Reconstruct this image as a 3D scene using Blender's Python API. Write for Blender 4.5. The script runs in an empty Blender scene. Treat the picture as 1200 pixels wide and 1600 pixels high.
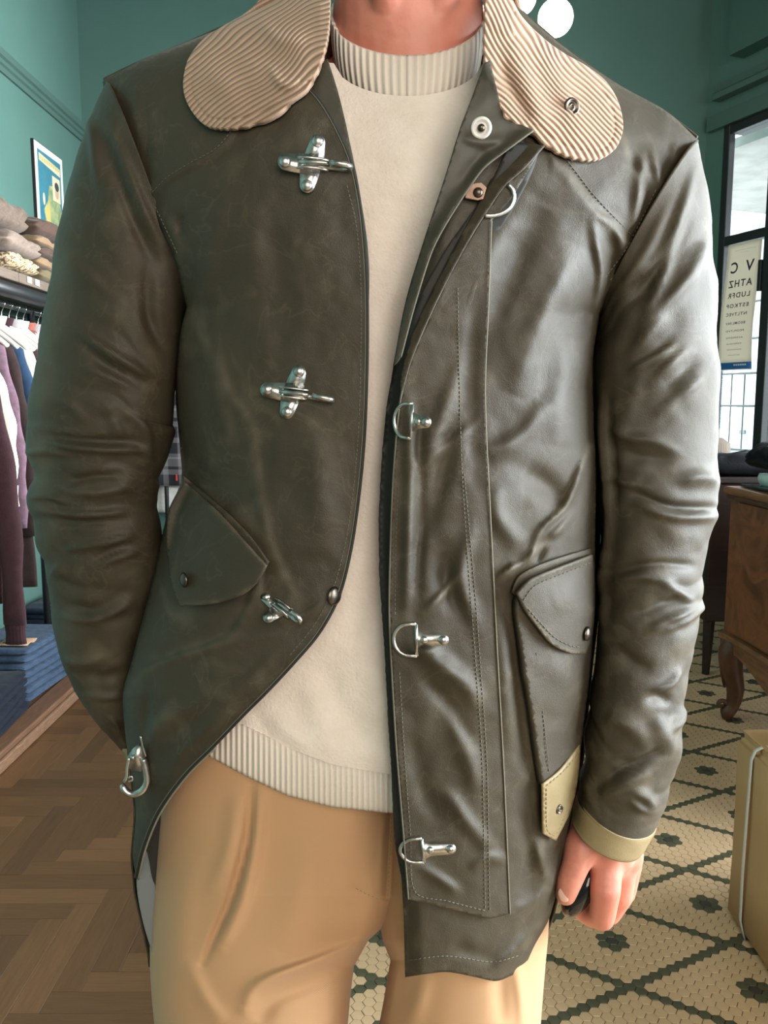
import bpy, bmesh, math, random
import numpy as np
from mathutils import Vector, Matrix
from mathutils.geometry import delaunay_2d_cdt

random.seed(7); np.random.seed(7)
scene = bpy.context.scene
COL = scene.collection

# ------------------------------------------------------------------ camera
F, CAM_H, PITCH = 1300.0, 1.22, math.radians(7.5)
CP, SP = math.cos(PITCH), math.sin(PITCH)
cam_data = bpy.data.cameras.new('camera')
cam = bpy.data.objects.new('camera', cam_data); COL.objects.link(cam)
cam.location = (0, 0, CAM_H)
cam.rotation_euler = (math.radians(90) - PITCH, 0, 0)
cam_data.sensor_fit = 'VERTICAL'; cam_data.sensor_height = 32.0
cam_data.lens = F / 1600.0 * 32.0
cam_data.clip_start = 0.02
scene.camera = cam

# ------------------------------------------------------------------ light
world = bpy.data.worlds.new('overcast'); scene.world = world; world.use_nodes = True
bg = world.node_tree.nodes['Background']
bg.inputs[0].default_value = (0.86, 0.94, 1.0, 1); bg.inputs[1].default_value = 5.0
def area(name, loc, target, sx, sy, power, col, spread=3.1416):
    l = bpy.data.lights.new(name, 'AREA'); l.shape = 'RECTANGLE'; l.size = sx; l.size_y = sy
    l.energy = power; l.color = col; l.spread = spread
    o = bpy.data.objects.new(name, l); COL.objects.link(o); o.location = loc
    o.rotation_euler = (Vector(target) - Vector(loc)).to_track_quat('-Z', 'Y').to_euler()
    return o
area('shopfront_daylight', (2.62, 0.80, 1.52), (0.0, 0.80, 1.35), 2.0, 1.7, 96, (0.87, 0.95, 1.0), 2.3)
area('front_fill', (0.7, -2.0, 1.9), (0.0, 0.9, 1.1), 2.0, 1.8, 64, (1.0, 0.88, 0.77))  # added fill behind the camera; no door stands there
area('overhead_fill', (-0.4, 2.9, 3.35), (-0.6, 2.9, 0.0), 1.4, 1.6, 12, (1.0, 0.90, 0.78))  # added overhead fill for the left wall, no fixture belongs to it
area('window_daylight', (2.34, 3.30, 1.85), (-1.7, 2.25, 1.8), 1.3, 1.7, 84, (0.90, 0.97, 1.0), 1.5)
vs = scene.view_settings
vs.view_transform = 'Standard'; vs.look = 'None'; vs.gamma = 1.0; vs.use_curve_mapping = False
vs.exposure = 0.45

# ------------------------------------------------------------------ helpers
def P(u, v, y):
    """point at depth y (metres in front of the lens) seen along the photograph's ray (u, v)"""
    a = (800.0 - np.asarray(v, float)) / F
    t = np.asarray(y, float) / (CP + a * SP)
    return np.stack([(np.asarray(u, float) - 600.0) / F * t, t * (CP + a * SP), CAM_H + t * (-SP + a * CP)], -1)
def V3(u, v, y): return Vector(P(u, v, y))
def on_floor(u, v, z=0.0):
    a = (800.0 - v) / F; t = (z - CAM_H) / (-SP + a * CP)
    return Vector(((u - 600) / F * t, t * (CP + a * SP), z))
def at_x(u, v, x):
    a = (800.0 - v) / F; t = x * F / (u - 600.0)
    return Vector((x, t * (CP + a * SP), CAM_H + t * (-SP + a * CP)))
def pl(xs, pts):
    pts = sorted(pts); return np.interp(xs, [p[0] for p in pts], [p[1] for p in pts])
def sm(x): x = np.clip(x, 0, 1); return x * x * (3 - 2 * x)

def tag(o, label=None, cat=None, group=None, kind=None):
    if label: o['label'] = label
    if cat: o['category'] = cat
    if group: o['group'] = group
    if kind: o['kind'] = kind
    return o
def empty(name, loc, label=None, cat=None, group=None):
    o = bpy.data.objects.new(name, None); COL.objects.link(o); o.location = loc
    o.empty_display_size = 0.05
    return tag(o, label, cat, group)
def wm(o):
    m = Matrix.LocRotScale(o.location, o.rotation_euler, o.scale)
    return (wm(o.parent) @ o.matrix_parent_inverse @ m) if o.parent else m
def adopt(o, parent):
    if parent is not None:
        o.parent = parent; o.matrix_parent_inverse = wm(parent).inverted()
    return o
def mk(name, verts, faces, mat, parent=None, smooth=True, kind=None):
    me = bpy.data.meshes.new(name)
    me.from_pydata([tuple(map(float, p)) for p in verts], [], [tuple(int(i) for i in f) for f in faces])
    me.materials.append(mat)
    if smooth: me.polygons.foreach_set('use_smooth', [True] * len(me.polygons))
    me.update()
    o = bpy.data.objects.new(name, me); COL.objects.link(o)
    adopt(o, parent)
    if kind: o['kind'] = kind
    return o
def from_bm(name, bm, mat, parent=None, smooth=True, kind=None):
    me = bpy.data.meshes.new(name); bm.to_mesh(me); bm.free(); me.materials.append(mat)
    if smooth: me.polygons.foreach_set('use_smooth', [True] * len(me.polygons))
    o = bpy.data.objects.new(name, me); COL.objects.link(o); adopt(o, parent)
    if kind: o['kind'] = kind
    return o
def fix_normals(o):
    bm = bmesh.new(); bm.from_mesh(o.data); bmesh.ops.recalc_face_normals(bm, faces=bm.faces); bm.to_mesh(o.data); bm.free()
    return o
def attr(o, name, vals):
    a = o.data.attributes.new(name, 'FLOAT', 'POINT'); a.data.foreach_set('value', np.asarray(vals, np.float32))
def dup(root, loc=None, label=None, mats=None):
    """copy of a thing with copies of its parts and sub-parts"""
    def rec(o, parent):
        c = o.copy(); COL.objects.link(c)
        if parent is not None: c.parent = parent
        for ch in [x for x in COL.objects if x.parent == o]: rec(ch, c)
        return c
    r = rec(root, None)
    if loc is not None: r.location = loc
    if label: r['label'] = label
    return r

def catmull(pts, step, closed=False):
    """pts (u,v) or (u,v,1)=corner -> dense smooth polyline"""
    P_ = [np.array(p[:2], float) for p in pts]; C = [len(p) > 2 and p[2] for p in pts]; n = len(P_)
    out = []
    for i in range(n if closed else n - 1):
        p1, p2 = P_[i], P_[(i + 1) % n]
        p0 = P_[i - 1] if (closed or i > 0) else p1 * 2 - p2
        p3 = P_[(i + 2) % n] if (closed or i + 2 < n) else p2 * 2 - p1
        if C[i]: p0 = p1 * 2 - p2
        if C[(i + 1) % n]: p3 = p2 * 2 - p1
        k = max(2, int(np.linalg.norm(p2 - p1) / step))
        for j in range(k):
            t = j / k
            m1, m2 = (p2 - p0) * .5, (p3 - p1) * .5
            L = np.linalg.norm(p2 - p1)
            for m in (m1, m2):
                l = np.linalg.norm(m)
                if l > L: m *= L / l
            out.append((2*t**3-3*t*t+1)*p1 + (t**3-2*t*t+t)*m1 + (-2*t**3+3*t*t)*p2 + (t**3-t*t)*m2)
    if not closed: out.append(P_[-1])
    return np.array(out)

def vnoise(x, y, seed=0):
    x = np.asarray(x, float); y = np.asarray(y, float)
    xi = np.floor(x).astype(np.int64); yi = np.floor(y).astype(np.int64); fx = x - xi; fy = y - yi
    fx = fx*fx*(3-2*fx); fy = fy*fy*(3-2*fy)
    def h(a, b):
        n = (a * 374761393 + b * 668265263 + seed * 1274126177) & 0x7fffffff
        n = ((n ^ (n >> 13)) * 1274126177) & 0x7fffffff
        return ((n ^ (n >> 16)) & 0xffff) / 32767.5 - 1
    return (h(xi, yi)*(1-fx)+h(xi+1, yi)*fx)*(1-fy) + (h(xi, yi+1)*(1-fx)+h(xi+1, yi+1)*fx)*fy

def strokes_h(strokes, u, v):
    """fold relief (m): each stroke = (points, width px, amplitude mm, kind) along the cloth"""
    h = np.zeros_like(u, float)
    for s in strokes:
        pts, w, amp = s[0], s[1], s[2]; kind = s[3] if len(s) > 3 else 'r'
        q = catmull(pts, 8) if len(pts) > 2 else np.array(pts, float)
        lo = q.min(0) - 3.2*w; hi = q.max(0) + 3.2*w
        m = np.where((u > lo[0]) & (u < hi[0]) & (v > lo[1]) & (v < hi[1]))[0]
        if len(m) == 0: continue
        uu, vv = u[m], v[m]
        best = np.full(len(m), 1e9); tt = np.zeros(len(m)); sg = np.zeros(len(m))
        seg = np.linalg.norm(np.diff(q, axis=0), axis=1); cum = np.concatenate([[0], np.cumsum(seg)]); tot = cum[-1]
        for i in range(len(q) - 1):
            d = q[i+1] - q[i]; L2 = d @ d + 1e-9
            k = np.clip(((uu - q[i,0])*d[0] + (vv - q[i,1])*d[1]) / L2, 0, 1)
            dx = uu - q[i,0] - k*d[0]; dy = vv - q[i,1] - k*d[1]; dd = dx*dx + dy*dy
            b = dd < best
            best[b] = dd[b]; tt[b] = (cum[i] + k[b]*seg[i]) / tot
            sg[b] = np.sign(d[0]*dy[b] - d[1]*dx[b])
        dd = np.sqrt(best)
        tap = np.sqrt(np.clip(np.sin(np.pi * np.clip(tt, .015, .985)), 0, 1)) if kind not in ('s', 'b') else np.ones_like(tt)
        if kind == 'c': g = -sg * (dd / w) * np.exp(-(dd / w)**2) * 2.3
        elif kind == 'b': g = -.5 * sg * np.tanh(dd / w) * np.exp(-(dd / (6*w))**2)
        else: g = np.exp(-(dd / w)**2)
        h[m] += amp * .001 * g * tap
    return h

def inside(poly, pts):
    x, y = pts[:, 0], pts[:, 1]; c = np.zeros(len(pts), bool); n = len(poly)
    for i in range(n):
        x1, y1 = poly[i]; x2, y2 = poly[(i+1) % n]
        if y1 == y2: continue
        k = ((y1 > y) != (y2 > y)) & (x < (x2 - x1) * (y - y1) / (y2 - y1) + x1)
        c ^= k
    return c
def bdist(poly, pts):
    d = np.full(len(pts), 1e9)
    for i in range(0, len(poly)):
        d = np.minimum(d, (pts[:, 0]-poly[i, 0])**2 + (pts[:, 1]-poly[i, 1])**2)
    return np.sqrt(d)
def tri2d(poly, spacing, extra=None):
    lo, hi = poly.min(0), poly.max(0)
    gu = np.arange(lo[0], hi[0], spacing); gv = np.arange(lo[1], hi[1], spacing * .87)
    G = np.array([(a + (spacing * .5 if j % 2 else 0), b) for j, b in enumerate(gv) for a in gu])
    if extra is not None and len(extra): G = np.vstack([G, extra])
    G = G[inside(poly, G)]
    if len(G): G = G[bdist(poly, G) > spacing * .45]
    pts = np.vstack([poly, G]); n = len(poly)
    r = delaunay_2d_cdt([Vector(p) for p in pts], [], [list(range(n))], 1, 1e-4)
    vv = np.array([tuple(p) for p in r[0]]); ff = [f for f in r[2]]
    # keep orientation: normals towards the lens
    out = []
    for f in ff:
        a, b, c = vv[f[0]], vv[f[1]], vv[f[2]]
        cr = (b[0]-a[0])*(c[1]-a[1]) - (b[1]-a[1])*(c[0]-a[0])
        out.append(list(f) if cr < 0 else list(f)[::-1])
    return vv, out
def panel(name, poly, depth, mat, parent, spacing=5, step=None, hmap=None, thick=.0016, attrs=None, extra=None, smooth=True, offset=-1):
    """a cut piece of cloth: outline -> triangulated sheet draped on depth(u,v), with relief and real thickness"""
    q = catmull(poly, step or spacing, True)
    vv, ff = tri2d(q, spacing, extra)
    u, v = vv[:, 0], vv[:, 1]
    y = depth(u, v)
    if hmap is not None: y = y - hmap(u, v)
    o = mk(name, P(u, v, y), ff, mat, parent, smooth)
    if attrs:
        for k, fn in attrs.items(): attr(o, k, fn(u, v))
    if thick:
        m = o.modifiers.new('thickness', 'SOLIDIFY'); m.thickness = thick; m.offset = offset
    return o

def sweep(rings, closed=True, caps=True):
    """rings: (n,m,3) -> verts, faces"""
    n, m = rings.shape[:2]; vs_ = rings.reshape(-1, 3); fs = []
    for i in range(n - 1):
        for j in range(m if closed else m - 1):
            a, b = i*m + j, i*m + (j+1) % m
            fs.append((a, b, b + m, a + m))
    if caps and closed: fs.append(tuple(range(m))[::-1]); fs.append(tuple((n-1)*m + j for j in range(m)))
    return vs_, fs
def tube_pts(pts, r, seg=8, caps=True):
    pts = [np.array(p, float) for p in pts]; n = len(pts)
    r = [r]*n if np.isscalar(r) else r
    rings = []; ref = None
    for i in range(n):
        t = pts[min(i+1, n-1)] - pts[max(i-1, 0)]; t /= np.linalg.norm(t) + 1e-12
        if ref is None:
            ref = np.array([0, 0, 1.]) if abs(t[2]) < .9 else np.array([1., 0, 0])
        a = np.cross(t, ref); a /= np.linalg.norm(a) + 1e-12; b = np.cross(a, t); ref = b
        th = np.arange(seg) * 2*np.pi/seg
        rings.append(pts[i] + r[i]*(np.cos(th)[:, None]*a + np.sin(th)[:, None]*b))
    return sweep(np.array(rings), True, caps)
class MB:
    """collects shapes for ONE mesh"""
    def __init__(s): s.v = []; s.f = []
    def add(s, vf, M_=None):
        v, f = vf; k = len(s.v)
        for p in v: s.v.append(tuple(M_ @ Vector(p)) if M_ is not None else tuple(p))
        s.f += [tuple(i + k for i in q) for q in f]; return s
    def box(s, c, d, rot=0):
        cx, cy, cz = c; a, b, h = d[0]/2, d[1]/2, d[2]/2; cs, sn = math.cos(rot), math.sin(rot)
        v = [(cx+x*a*cs-y*b*sn, cy+x*a*sn+y*b*cs, cz+z*h) for z in (-1, 1) for y in (-1, 1) for x in (-1, 1)]
        return s.add((v, [(0,2,3,1),(4,5,7,6),(0,1,5,4),(2,6,7,3),(0,4,6,2),(1,3,7,5)]))
    def tube(s, pts, r, seg=8): return s.add(tube_pts(pts, r, seg))
    def lathe(s, prof, c, seg=24, M_=None):
        th = np.arange(seg)*2*np.pi/seg
        rings = np.array([np.stack([r*np.cos(th), r*np.sin(th), np.full(seg, z)], -1) for r, z in prof])
        v, f = sweep(rings); v = v + np.array(c) if M_ is None else v
        return s.add((v, f), M_)
    def build(s, name, mat, parent=None, smooth=False, bevel=0, kind=None):
        o = fix_normals(mk(name, s.v, s.f, mat, parent, smooth, kind))
        if bevel:
            m = o.modifiers.new('bevel', 'BEVEL'); m.width = bevel; m.segments = 2; m.limit_method = 'ANGLE'
        return o
def box(name, c, d, mat, parent=None, rot=0, bevel=0, smooth=False): return MB().box(c, d, rot).build(name, mat, parent, smooth, bevel)

# ------------------------------------------------------------------ materials
def nt(m): return m.node_tree.nodes, m.node_tree.links
def mat(name, base, rough=.6, metal=0, spec=.5, c2=None, nscale=8, ncon=(.35, .65), bump=None, sheen=0, coat=0, stretch=None, rough2=None, detail=6, sss=0):
    """Principled surface; c2 mixes in by noise, bump=(scale, strength, distance)"""
    m = bpy.data.materials.new(name); m.use_nodes = True; N, L = nt(m); b = N['Principled BSDF']
    b.inputs['Base Color'].default_value = (*base, 1); b.inputs['Roughness'].default_value = rough
    b.inputs['Metallic'].default_value = metal; b.inputs['Specular IOR Level'].default_value = spec
    b.inputs['Sheen Weight'].default_value = sheen; b.inputs['Coat Weight'].default_value = coat
    if sss: b.inputs['Subsurface Weight'].default_value = sss; b.inputs['Subsurface Radius'].default_value = (.01, .004, .002)
    tc = N.new('ShaderNodeTexCoord'); co = tc.outputs['Object']
    if stretch:
        mp = N.new('ShaderNodeMapping'); mp.inputs['Scale'].default_value = stretch; L.new(co, mp.inputs[0]); co = mp.outputs[0]
    m['_'] = 0
    if c2 is not None or rough2 is not None:
        n = N.new('ShaderNodeTexNoise'); n.inputs['Scale'].default_value = nscale; n.inputs['Detail'].default_value = detail
        n.inputs['Roughness'].default_value = .6; L.new(co, n.inputs['Vector'])
        r = N.new('ShaderNodeMapRange'); r.inputs['From Min'].default_value = ncon[0]; r.inputs['From Max'].default_value = ncon[1]
        L.new(n.outputs['Fac'], r.inputs['Value'])
        if c2 is not None:
            mx = N.new('ShaderNodeMix'); mx.data_type = 'RGBA'; mx.inputs[6].default_value = (*base, 1); mx.inputs[7].default_value = (*c2, 1)
            L.new(r.outputs[0], mx.inputs[0]); L.new(mx.outputs[2], b.inputs['Base Color'])
        if rough2 is not None:
            mr = N.new('ShaderNodeMapRange'); mr.inputs['To Min'].default_value = rough; mr.inputs['To Max'].default_value = rough2
            L.new(r.outputs[0], mr.inputs['Value']); L.new(mr.outputs[0], b.inputs['Roughness'])
    if bump:
        n2 = N.new('ShaderNodeTexNoise'); n2.inputs['Scale'].default_value = bump[0]; n2.inputs['Detail'].default_value = 4; L.new(co, n2.inputs['Vector'])
        bp = N.new('ShaderNodeBump'); bp.inputs['Strength'].default_value = bump[1]; bp.inputs['Distance'].default_value = bump[2]
        L.new(n2.outputs['Fac'], bp.inputs['Height']); L.new(bp.outputs[0], b.inputs['Normal'])
    del m['_']
    return m
def rib_mat(name, base, groove_shade, rough, period_attr, bump_d, strength=.8, sheen=.3, fuzz=(500, .3, .0006)):
    """cloth with ribs/wales: phase comes from a cloth coordinate stored on the mesh"""
    m = mat(name, base, rough, sheen=sheen, spec=.2); N, L = nt(m); b = N['Principled BSDF']
    at = N.new('ShaderNodeAttribute'); at.attribute_name = period_attr
    s = N.new('ShaderNodeMath'); s.operation = 'SINE'; L.new(at.outputs['Fac'], s.inputs[0])
    r = N.new('ShaderNodeMapRange'); r.inputs['From Min'].default_value = -1; r.inputs['From Max'].default_value = -.1; L.new(s.outputs[0], r.inputs['Value'])
    mx = N.new('ShaderNodeMix'); mx.data_type = 'RGBA'; mx.inputs[6].default_value = (*groove_shade, 1); mx.inputs[7].default_value = (*base, 1)  # shade between the ribs is painted into the colour
    L.new(r.outputs[0], mx.inputs[0]); L.new(mx.outputs[2], b.inputs['Base Color'])
    bp = N.new('ShaderNodeBump'); bp.inputs['Strength'].default_value = strength; bp.inputs['Distance'].default_value = bump_d
    L.new(s.outputs[0], bp.inputs['Height'])
    n2 = N.new('ShaderNodeTexNoise'); n2.inputs['Scale'].default_value = fuzz[0]
    tc = N.new('ShaderNodeTexCoord'); L.new(tc.outputs['Object'], n2.inputs['Vector'])
    b2 = N.new('ShaderNodeBump'); b2.inputs['Strength'].default_value = fuzz[1]; b2.inputs['Distance'].default_value = fuzz[2]
    L.new(n2.outputs['Fac'], b2.inputs['Height']); L.new(bp.outputs[0], b2.inputs['Normal']); L.new(b2.outputs[0], b.inputs['Normal'])
    return m
def wave_mat(name, base, c2, rough, scale, direction=None, bump=.0004, dist=0, rot=(0, 0, 0), bands=True, sheen=.1, strength=.5, **kw):
    m = mat(name, base, rough, sheen=sheen, spec=kw.pop('spec', .25), **kw); N, L = nt(m); b = N['Principled BSDF']
    tc = N.new('ShaderNodeTexCoord'); mp = N.new('ShaderNodeMapping'); mp.inputs['Rotation'].default_value = rot; L.new(tc.outputs['Object'], mp.inputs[0])
    w = N.new('ShaderNodeTexWave'); w.inputs['Scale'].default_value = scale; w.inputs['Distortion'].default_value = dist; w.inputs['Detail'].default_value = 3
    L.new(mp.outputs[0], w.inputs['Vector'])
    mx = N.new('ShaderNodeMix'); mx.data_type = 'RGBA'; mx.inputs[6].default_value = (*base, 1); mx.inputs[7].default_value = (*c2, 1)
    L.new(w.outputs['Fac'], mx.inputs[0]); L.new(mx.outputs[2], b.inputs['Base Color'])
    bp = N.new('ShaderNodeBump'); bp.inputs['Strength'].default_value = strength; bp.inputs['Distance'].default_value = bump
    L.new(w.outputs['Fac'], bp.inputs['Height']); L.new(bp.outputs[0], b.inputs['Normal'])
    return m
def wood_mat(name, c1, c2, rough, along=(1, 12, 12), coat=0, nscale=6, spec=.4, bump=.0005):
    m = mat(name, c1, rough, c2=c2, nscale=nscale, stretch=along, spec=spec, coat=coat, bump=(nscale*3, .5, bump), ncon=(.3, .7), detail=10)
    N, L = nt(m); oi = N.new('ShaderNodeObjectInfo')
    mp = next(n for n in N if n.type == 'MAPPING'); L.new(oi.outputs['Random'], mp.inputs['Location'])
    hs = N.new('ShaderNodeHueSaturation'); r = N.new('ShaderNodeMapRange'); r.inputs['To Min'].default_value = .72; r.inputs['To Max'].default_value = 1.25
    L.new(oi.outputs['Random'], r.inputs['Value']); L.new(r.outputs[0], hs.inputs['Value'])
    b = N['Principled BSDF']; l = b.inputs['Base Color'].links[0]; src = l.from_socket; L.remove(l); L.new(src, hs.inputs['Color']); L.new(hs.outputs[0], b.inputs['Base Color'])
    return m
def emit_mat(name, col, strength):
    m = bpy.data.materials.new(name); m.use_nodes = True; N, L = nt(m); b = N['Principled BSDF']
    b.inputs['Base Color'].default_value = (*col, 1); b.inputs['Emission Color'].default_value = (*col, 1); b.inputs['Emission Strength'].default_value = strength
    return m
def glass_mat(name, tint=(1, 1, 1), rough=.0):
    m = bpy.data.materials.new(name); m.use_nodes = True; N, L = nt(m); N.remove(N['Principled BSDF'])
    t = N.new('ShaderNodeBsdfTransparent'); t.inputs[0].default_value = (*tint, 1); g = N.new('ShaderNodeBsdfGlossy'); g.inputs['Roughness'].default_value = rough
    mx = N.new('ShaderNodeMixShader'); mx.inputs[0].default_value = .05
    L.new(t.outputs[0], mx.inputs[1]); L.new(g.outputs[0], mx.inputs[2]); L.new(mx.outputs[0], N['Material Output'].inputs[0])
    return m

def wax_mat(name, dark, light, rub, rough=.36):
    """waxed cotton: mottled olive, drier lighter rubs, waxy gloss that breaks up"""
    m = mat(name, dark, rough, c2=light, nscale=7, ncon=(.36, .7), spec=.45, rough2=rough + .14); N, L = nt(m); b = N['Principled BSDF']
    tc = next(n for n in N if n.type == 'TEX_COORD')
    n = N.new('ShaderNodeTexNoise'); n.inputs['Scale'].default_value = 26; n.inputs['Detail'].default_value = 8; n.inputs['Distortion'].default_value = .8; L.new(tc.outputs['Object'], n.inputs['Vector'])
    r = N.new('ShaderNodeMapRange'); r.inputs['From Min'].default_value = .56; r.inputs['From Max'].default_value = .78; r.inputs['To Max'].default_value = .55; L.new(n.outputs['Fac'], r.inputs['Value'])
    src = b.inputs['Base Color'].links[0].from_socket
    mx = N.new('ShaderNodeMix'); mx.data_type = 'RGBA'; mx.inputs[7].default_value = (*rub, 1); L.new(src, mx.inputs[6]); L.new(r.outputs[0], mx.inputs[0])
    # thin pale creases where the wax has cracked
    nc = N.new('ShaderNodeTexNoise'); nc.inputs['Scale'].default_value = 15; nc.inputs['Detail'].default_value = 3; nc.inputs['Distortion'].default_value = 1.6; L.new(tc.outputs['Object'], nc.inputs['Vector'])
    q1 = N.new('ShaderNodeMath'); q1.operation = 'SUBTRACT'; q1.inputs[1].default_value = .5; L.new(nc.outputs['Fac'], q1.inputs[0]); q2 = N.new('ShaderNodeMath'); q2.operation = 'ABSOLUTE'; L.new(q1.outputs[0], q2.inputs[0])
    q3 = N.new('ShaderNodeMapRange'); q3.inputs['From Min'].default_value = .0; q3.inputs['From Max'].default_value = .014; q3.inputs['To Min'].default_value = .55; q3.inputs['To Max'].default_value = 0; L.new(q2.outputs[0], q3.inputs['Value'])
    q4 = N.new('ShaderNodeMath'); q4.operation = 'MULTIPLY'; L.new(q3.outputs[0], q4.inputs[0]); L.new(n.outputs['Fac'], q4.inputs[1])
    mxc = N.new('ShaderNodeMix'); mxc.data_type = 'RGBA'; mxc.inputs[7].default_value = (*rub, 1); L.new(mx.outputs[2], mxc.inputs[6]); L.new(q4.outputs[0], mxc.inputs[0]); mx = mxc
    # rub along seams and fold crests (wear stored on the cloth)
    at = N.new('ShaderNodeAttribute'); at.attribute_name = 'wear'
    mx2 = N.new('ShaderNodeMix'); mx2.data_type = 'RGBA'; mx2.inputs[7].default_value = (*rub, 1); L.new(mx.outputs[2], mx2.inputs[6]); L.new(at.outputs['Fac'], mx2.inputs[0])
    L.new(mx2.outputs[2], b.inputs['Base Color'])
    n2 = N.new('ShaderNodeTexNoise'); n2.inputs['Scale'].default_value = 1300; n2.inputs['Detail'].default_value = 2; L.new(tc.outputs['Object'], n2.inputs['Vector'])
    n3 = N.new('ShaderNodeTexNoise'); n3.inputs['Scale'].default_value = 55; n3.inputs['Detail'].default_value = 5; n3.inputs['Distortion'].default_value = 1.2; L.new(tc.outputs['Object'], n3.inputs['Vector'])
    b1 = N.new('ShaderNodeBump'); b1.inputs['Strength'].default_value = .35; b1.inputs['Distance'].default_value = .0014; L.new(n3.outputs['Fac'], b1.inputs['Height'])
    b2 = N.new('ShaderNodeBump'); b2.inputs['Strength'].default_value = .5; b2.inputs['Distance'].default_value = .0006; L.new(n2.outputs['Fac'], b2.inputs['Height']); L.new(b1.outputs[0], b2.inputs['Normal'])
    L.new(b2.outputs[0], b.inputs['Normal'])
    return m

WAX = wax_mat('waxed_cotton_olive', (.033, .0255, .0135), (.046, .0362, .0195), (.098, .081, .050), .55)
WAX_IN = mat('waxed_cotton_facing', (.031, .027, .016), .55, c2=(.046, .040, .025), nscale=14, bump=(700, .3, .0004))
DARK_CLOTH_AND_SHADE = mat('dark_cloth_and_shade', (.012, .012, .009), .7, bump=(800, .3, .0004))  # dark lining and edging; doubles as painted shade in the placket gap
TAN_WAX = mat('tan_waxed_cotton', (.20, .150, .070), .55, c2=(.27, .21, .105), nscale=20, bump=(900, .35, .0005))
LINING = mat('grey_blue_lining', (.15, .175, .18), .8, bump=(600, .3, .0004))
THREAD = mat('olive_thread', (.10, .093, .066), .85)
THREAD_LT = mat('pale_piping', (.19, .175, .13), .85)
CORD = rib_mat('tan_corduroy', (.43, .295, .208), (.20, .125, .082), .85, 'wale', .0009, .7, .1)
KNIT = rib_mat('cream_rib_knit', (.76, .69, .60), (.64, .565, .48), .9, 'rib', .0012, .6, .2)
SWEATER = mat('cream_knit', (.74, .66, .58), .9, c2=(.79, .715, .635), nscale=60, bump=(330, .7, .0016), sheen=.4, spec=.15)
TWILL = wave_mat('tan_twill', (.42, .245, .125), (.495, .30, .16), .75, 330, rot=(0, .75, 0), bump=.0002, sheen=.1, strength=.12)
SKIN = mat('skin', (.55, .185, .125), .5, c2=(.61, .245, .175), nscale=26, ncon=(.3, .7), bump=(170, .3, .0012), sss=.12)
NAIL = mat('fingernail', (.72, .45, .36), .3)
HAIR = mat('grey_hair', (.35, .31, .27), .6, c2=(.15, .12, .1), nscale=120, stretch=(8, 8, 1))
NICKEL = mat('worn_nickel', (.60, .585, .55), .33, metal=1, c2=(.30, .29, .27), nscale=140, ncon=(.42, .75), bump=(240, .35, .0006))
DARK_METAL = mat('dark_bronze', (.12, .10, .08), .35, metal=1)
STEEL = mat('chrome', (.75, .75, .75), .15, metal=1)
LEATHER = mat('tan_leather', (.36, .22, .15), .6, bump=(300, .4, .0006))
BLACK_GLOSS = mat('black_gloss', (.008, .008, .009), .12, coat=.3)
BLACK = mat('black_paint', (.012, .013, .014), .4)
WALL = mat('green_wall_paint', (.080, .165, .142), .55, c2=(.090, .180, .156), nscale=3, bump=(60, .2, .0006), spec=.35)
TRIM = mat('green_trim_paint', (.068, .128, .110), .45)
CEIL = mat('dark_green_ceiling', (.05, .12, .10), .6)
GROUT = mat('grout', (.20, .165, .115), .9)
TILE = mat('cream_tile', (.58, .39, .225), .33, c2=(.63, .44, .265), nscale=9, ncon=(.3, .7), bump=(500, .15, .0004))
TILE_G = mat('green_tile', (.070, .068, .036), .42, c2=(.095, .092, .052), nscale=30)
TILE_B = mat('dark_brown_tile', (.055, .045, .038), .38)
OAKX = wood_mat('parquet_oak_across', (.125, .062, .025), (.088, .042, .017), .42, (2.2, 30, 30), nscale=5)
OAKY = wood_mat('parquet_oak_along', (.125, .062, .025), (.088, .042, .017), .42, (30, 2.2, 30), nscale=5)
# ================================================================== THE ROOM
XL, YB, ZC = -1.70, 4.93, 3.95           # left wall, back wall, ceiling
wd = Vector((.397, -1.0, 0)).normalized()                 # the window wall runs obliquely towards us
W0 = Vector((1.888, 4.75, 0)); WN = Vector((-wd.y, wd.x, 0)) * -1   # far edge of the glass; normal into the room
if WN.x > 0: WN = -WN
def wp(s, z, d=0.0): p = W0 + wd*s + WN*d; return Vector((p.x, p.y, z))
def quadbox(name, s0, s1, z0, z1, d0, d1, matl, parent=None, bevel=0, kind=None):
    v = [wp(s, z, d) for d in (d0, d1) for z in (z0, z1) for s in (s0, s1)]
    o = fix_normals(mk(name, v, [(0,1,3,2),(4,6,7,5),(0,4,5,1),(2,3,7,6),(0,2,6,4),(1,5,7,3)], matl, parent, False))
    if kind: o['kind'] = kind
    if bevel: m = o.modifiers.new('bevel', 'BEVEL'); m.width = bevel; m.segments = 2
    return o
def st(o): o['kind'] = 'structure'; return o
st(box('wall_left', (XL-.08, 1.33, ZC/2), (.16, 7.5, ZC), WALL))
st(box('wall_back', (.005, YB+.08, ZC/2), (3.63, .16, ZC), WALL))
st(box('ceiling', (.55, 1.3, ZC+.05), (4.8, 7.6, .1), CEIL))
SILL, HEAD = .80, 2.665
st(quadbox('wall_right', -.62, -.045, 0, ZC, -.07, 0, WALL))
st(quadbox('wall_right', -.045, 2.1, 0, SILL, -.14, 0, WALL))
st(quadbox('wall_right', -.045, 2.1, HEAD+.05, ZC, -.14, 0, WALL))
WE = wp(2.1, 0)                                                     # where the oblique wall ends, the side wall with the big shop window begins
def wallbox(name, x0, x1, y0, y1, z0, z1): return st(box(name, ((x0+x1)/2, (y0+y1)/2, (z0+z1)/2), (x1-x0, y1-y0, z1-z0), WALL))
wallbox('wall_right', WE.x, WE.x+.14, 1.9, WE.y+.05, 0, ZC); wallbox('wall_right', WE.x, WE.x+.14, -2.35, -.9, 0, ZC)
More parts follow.
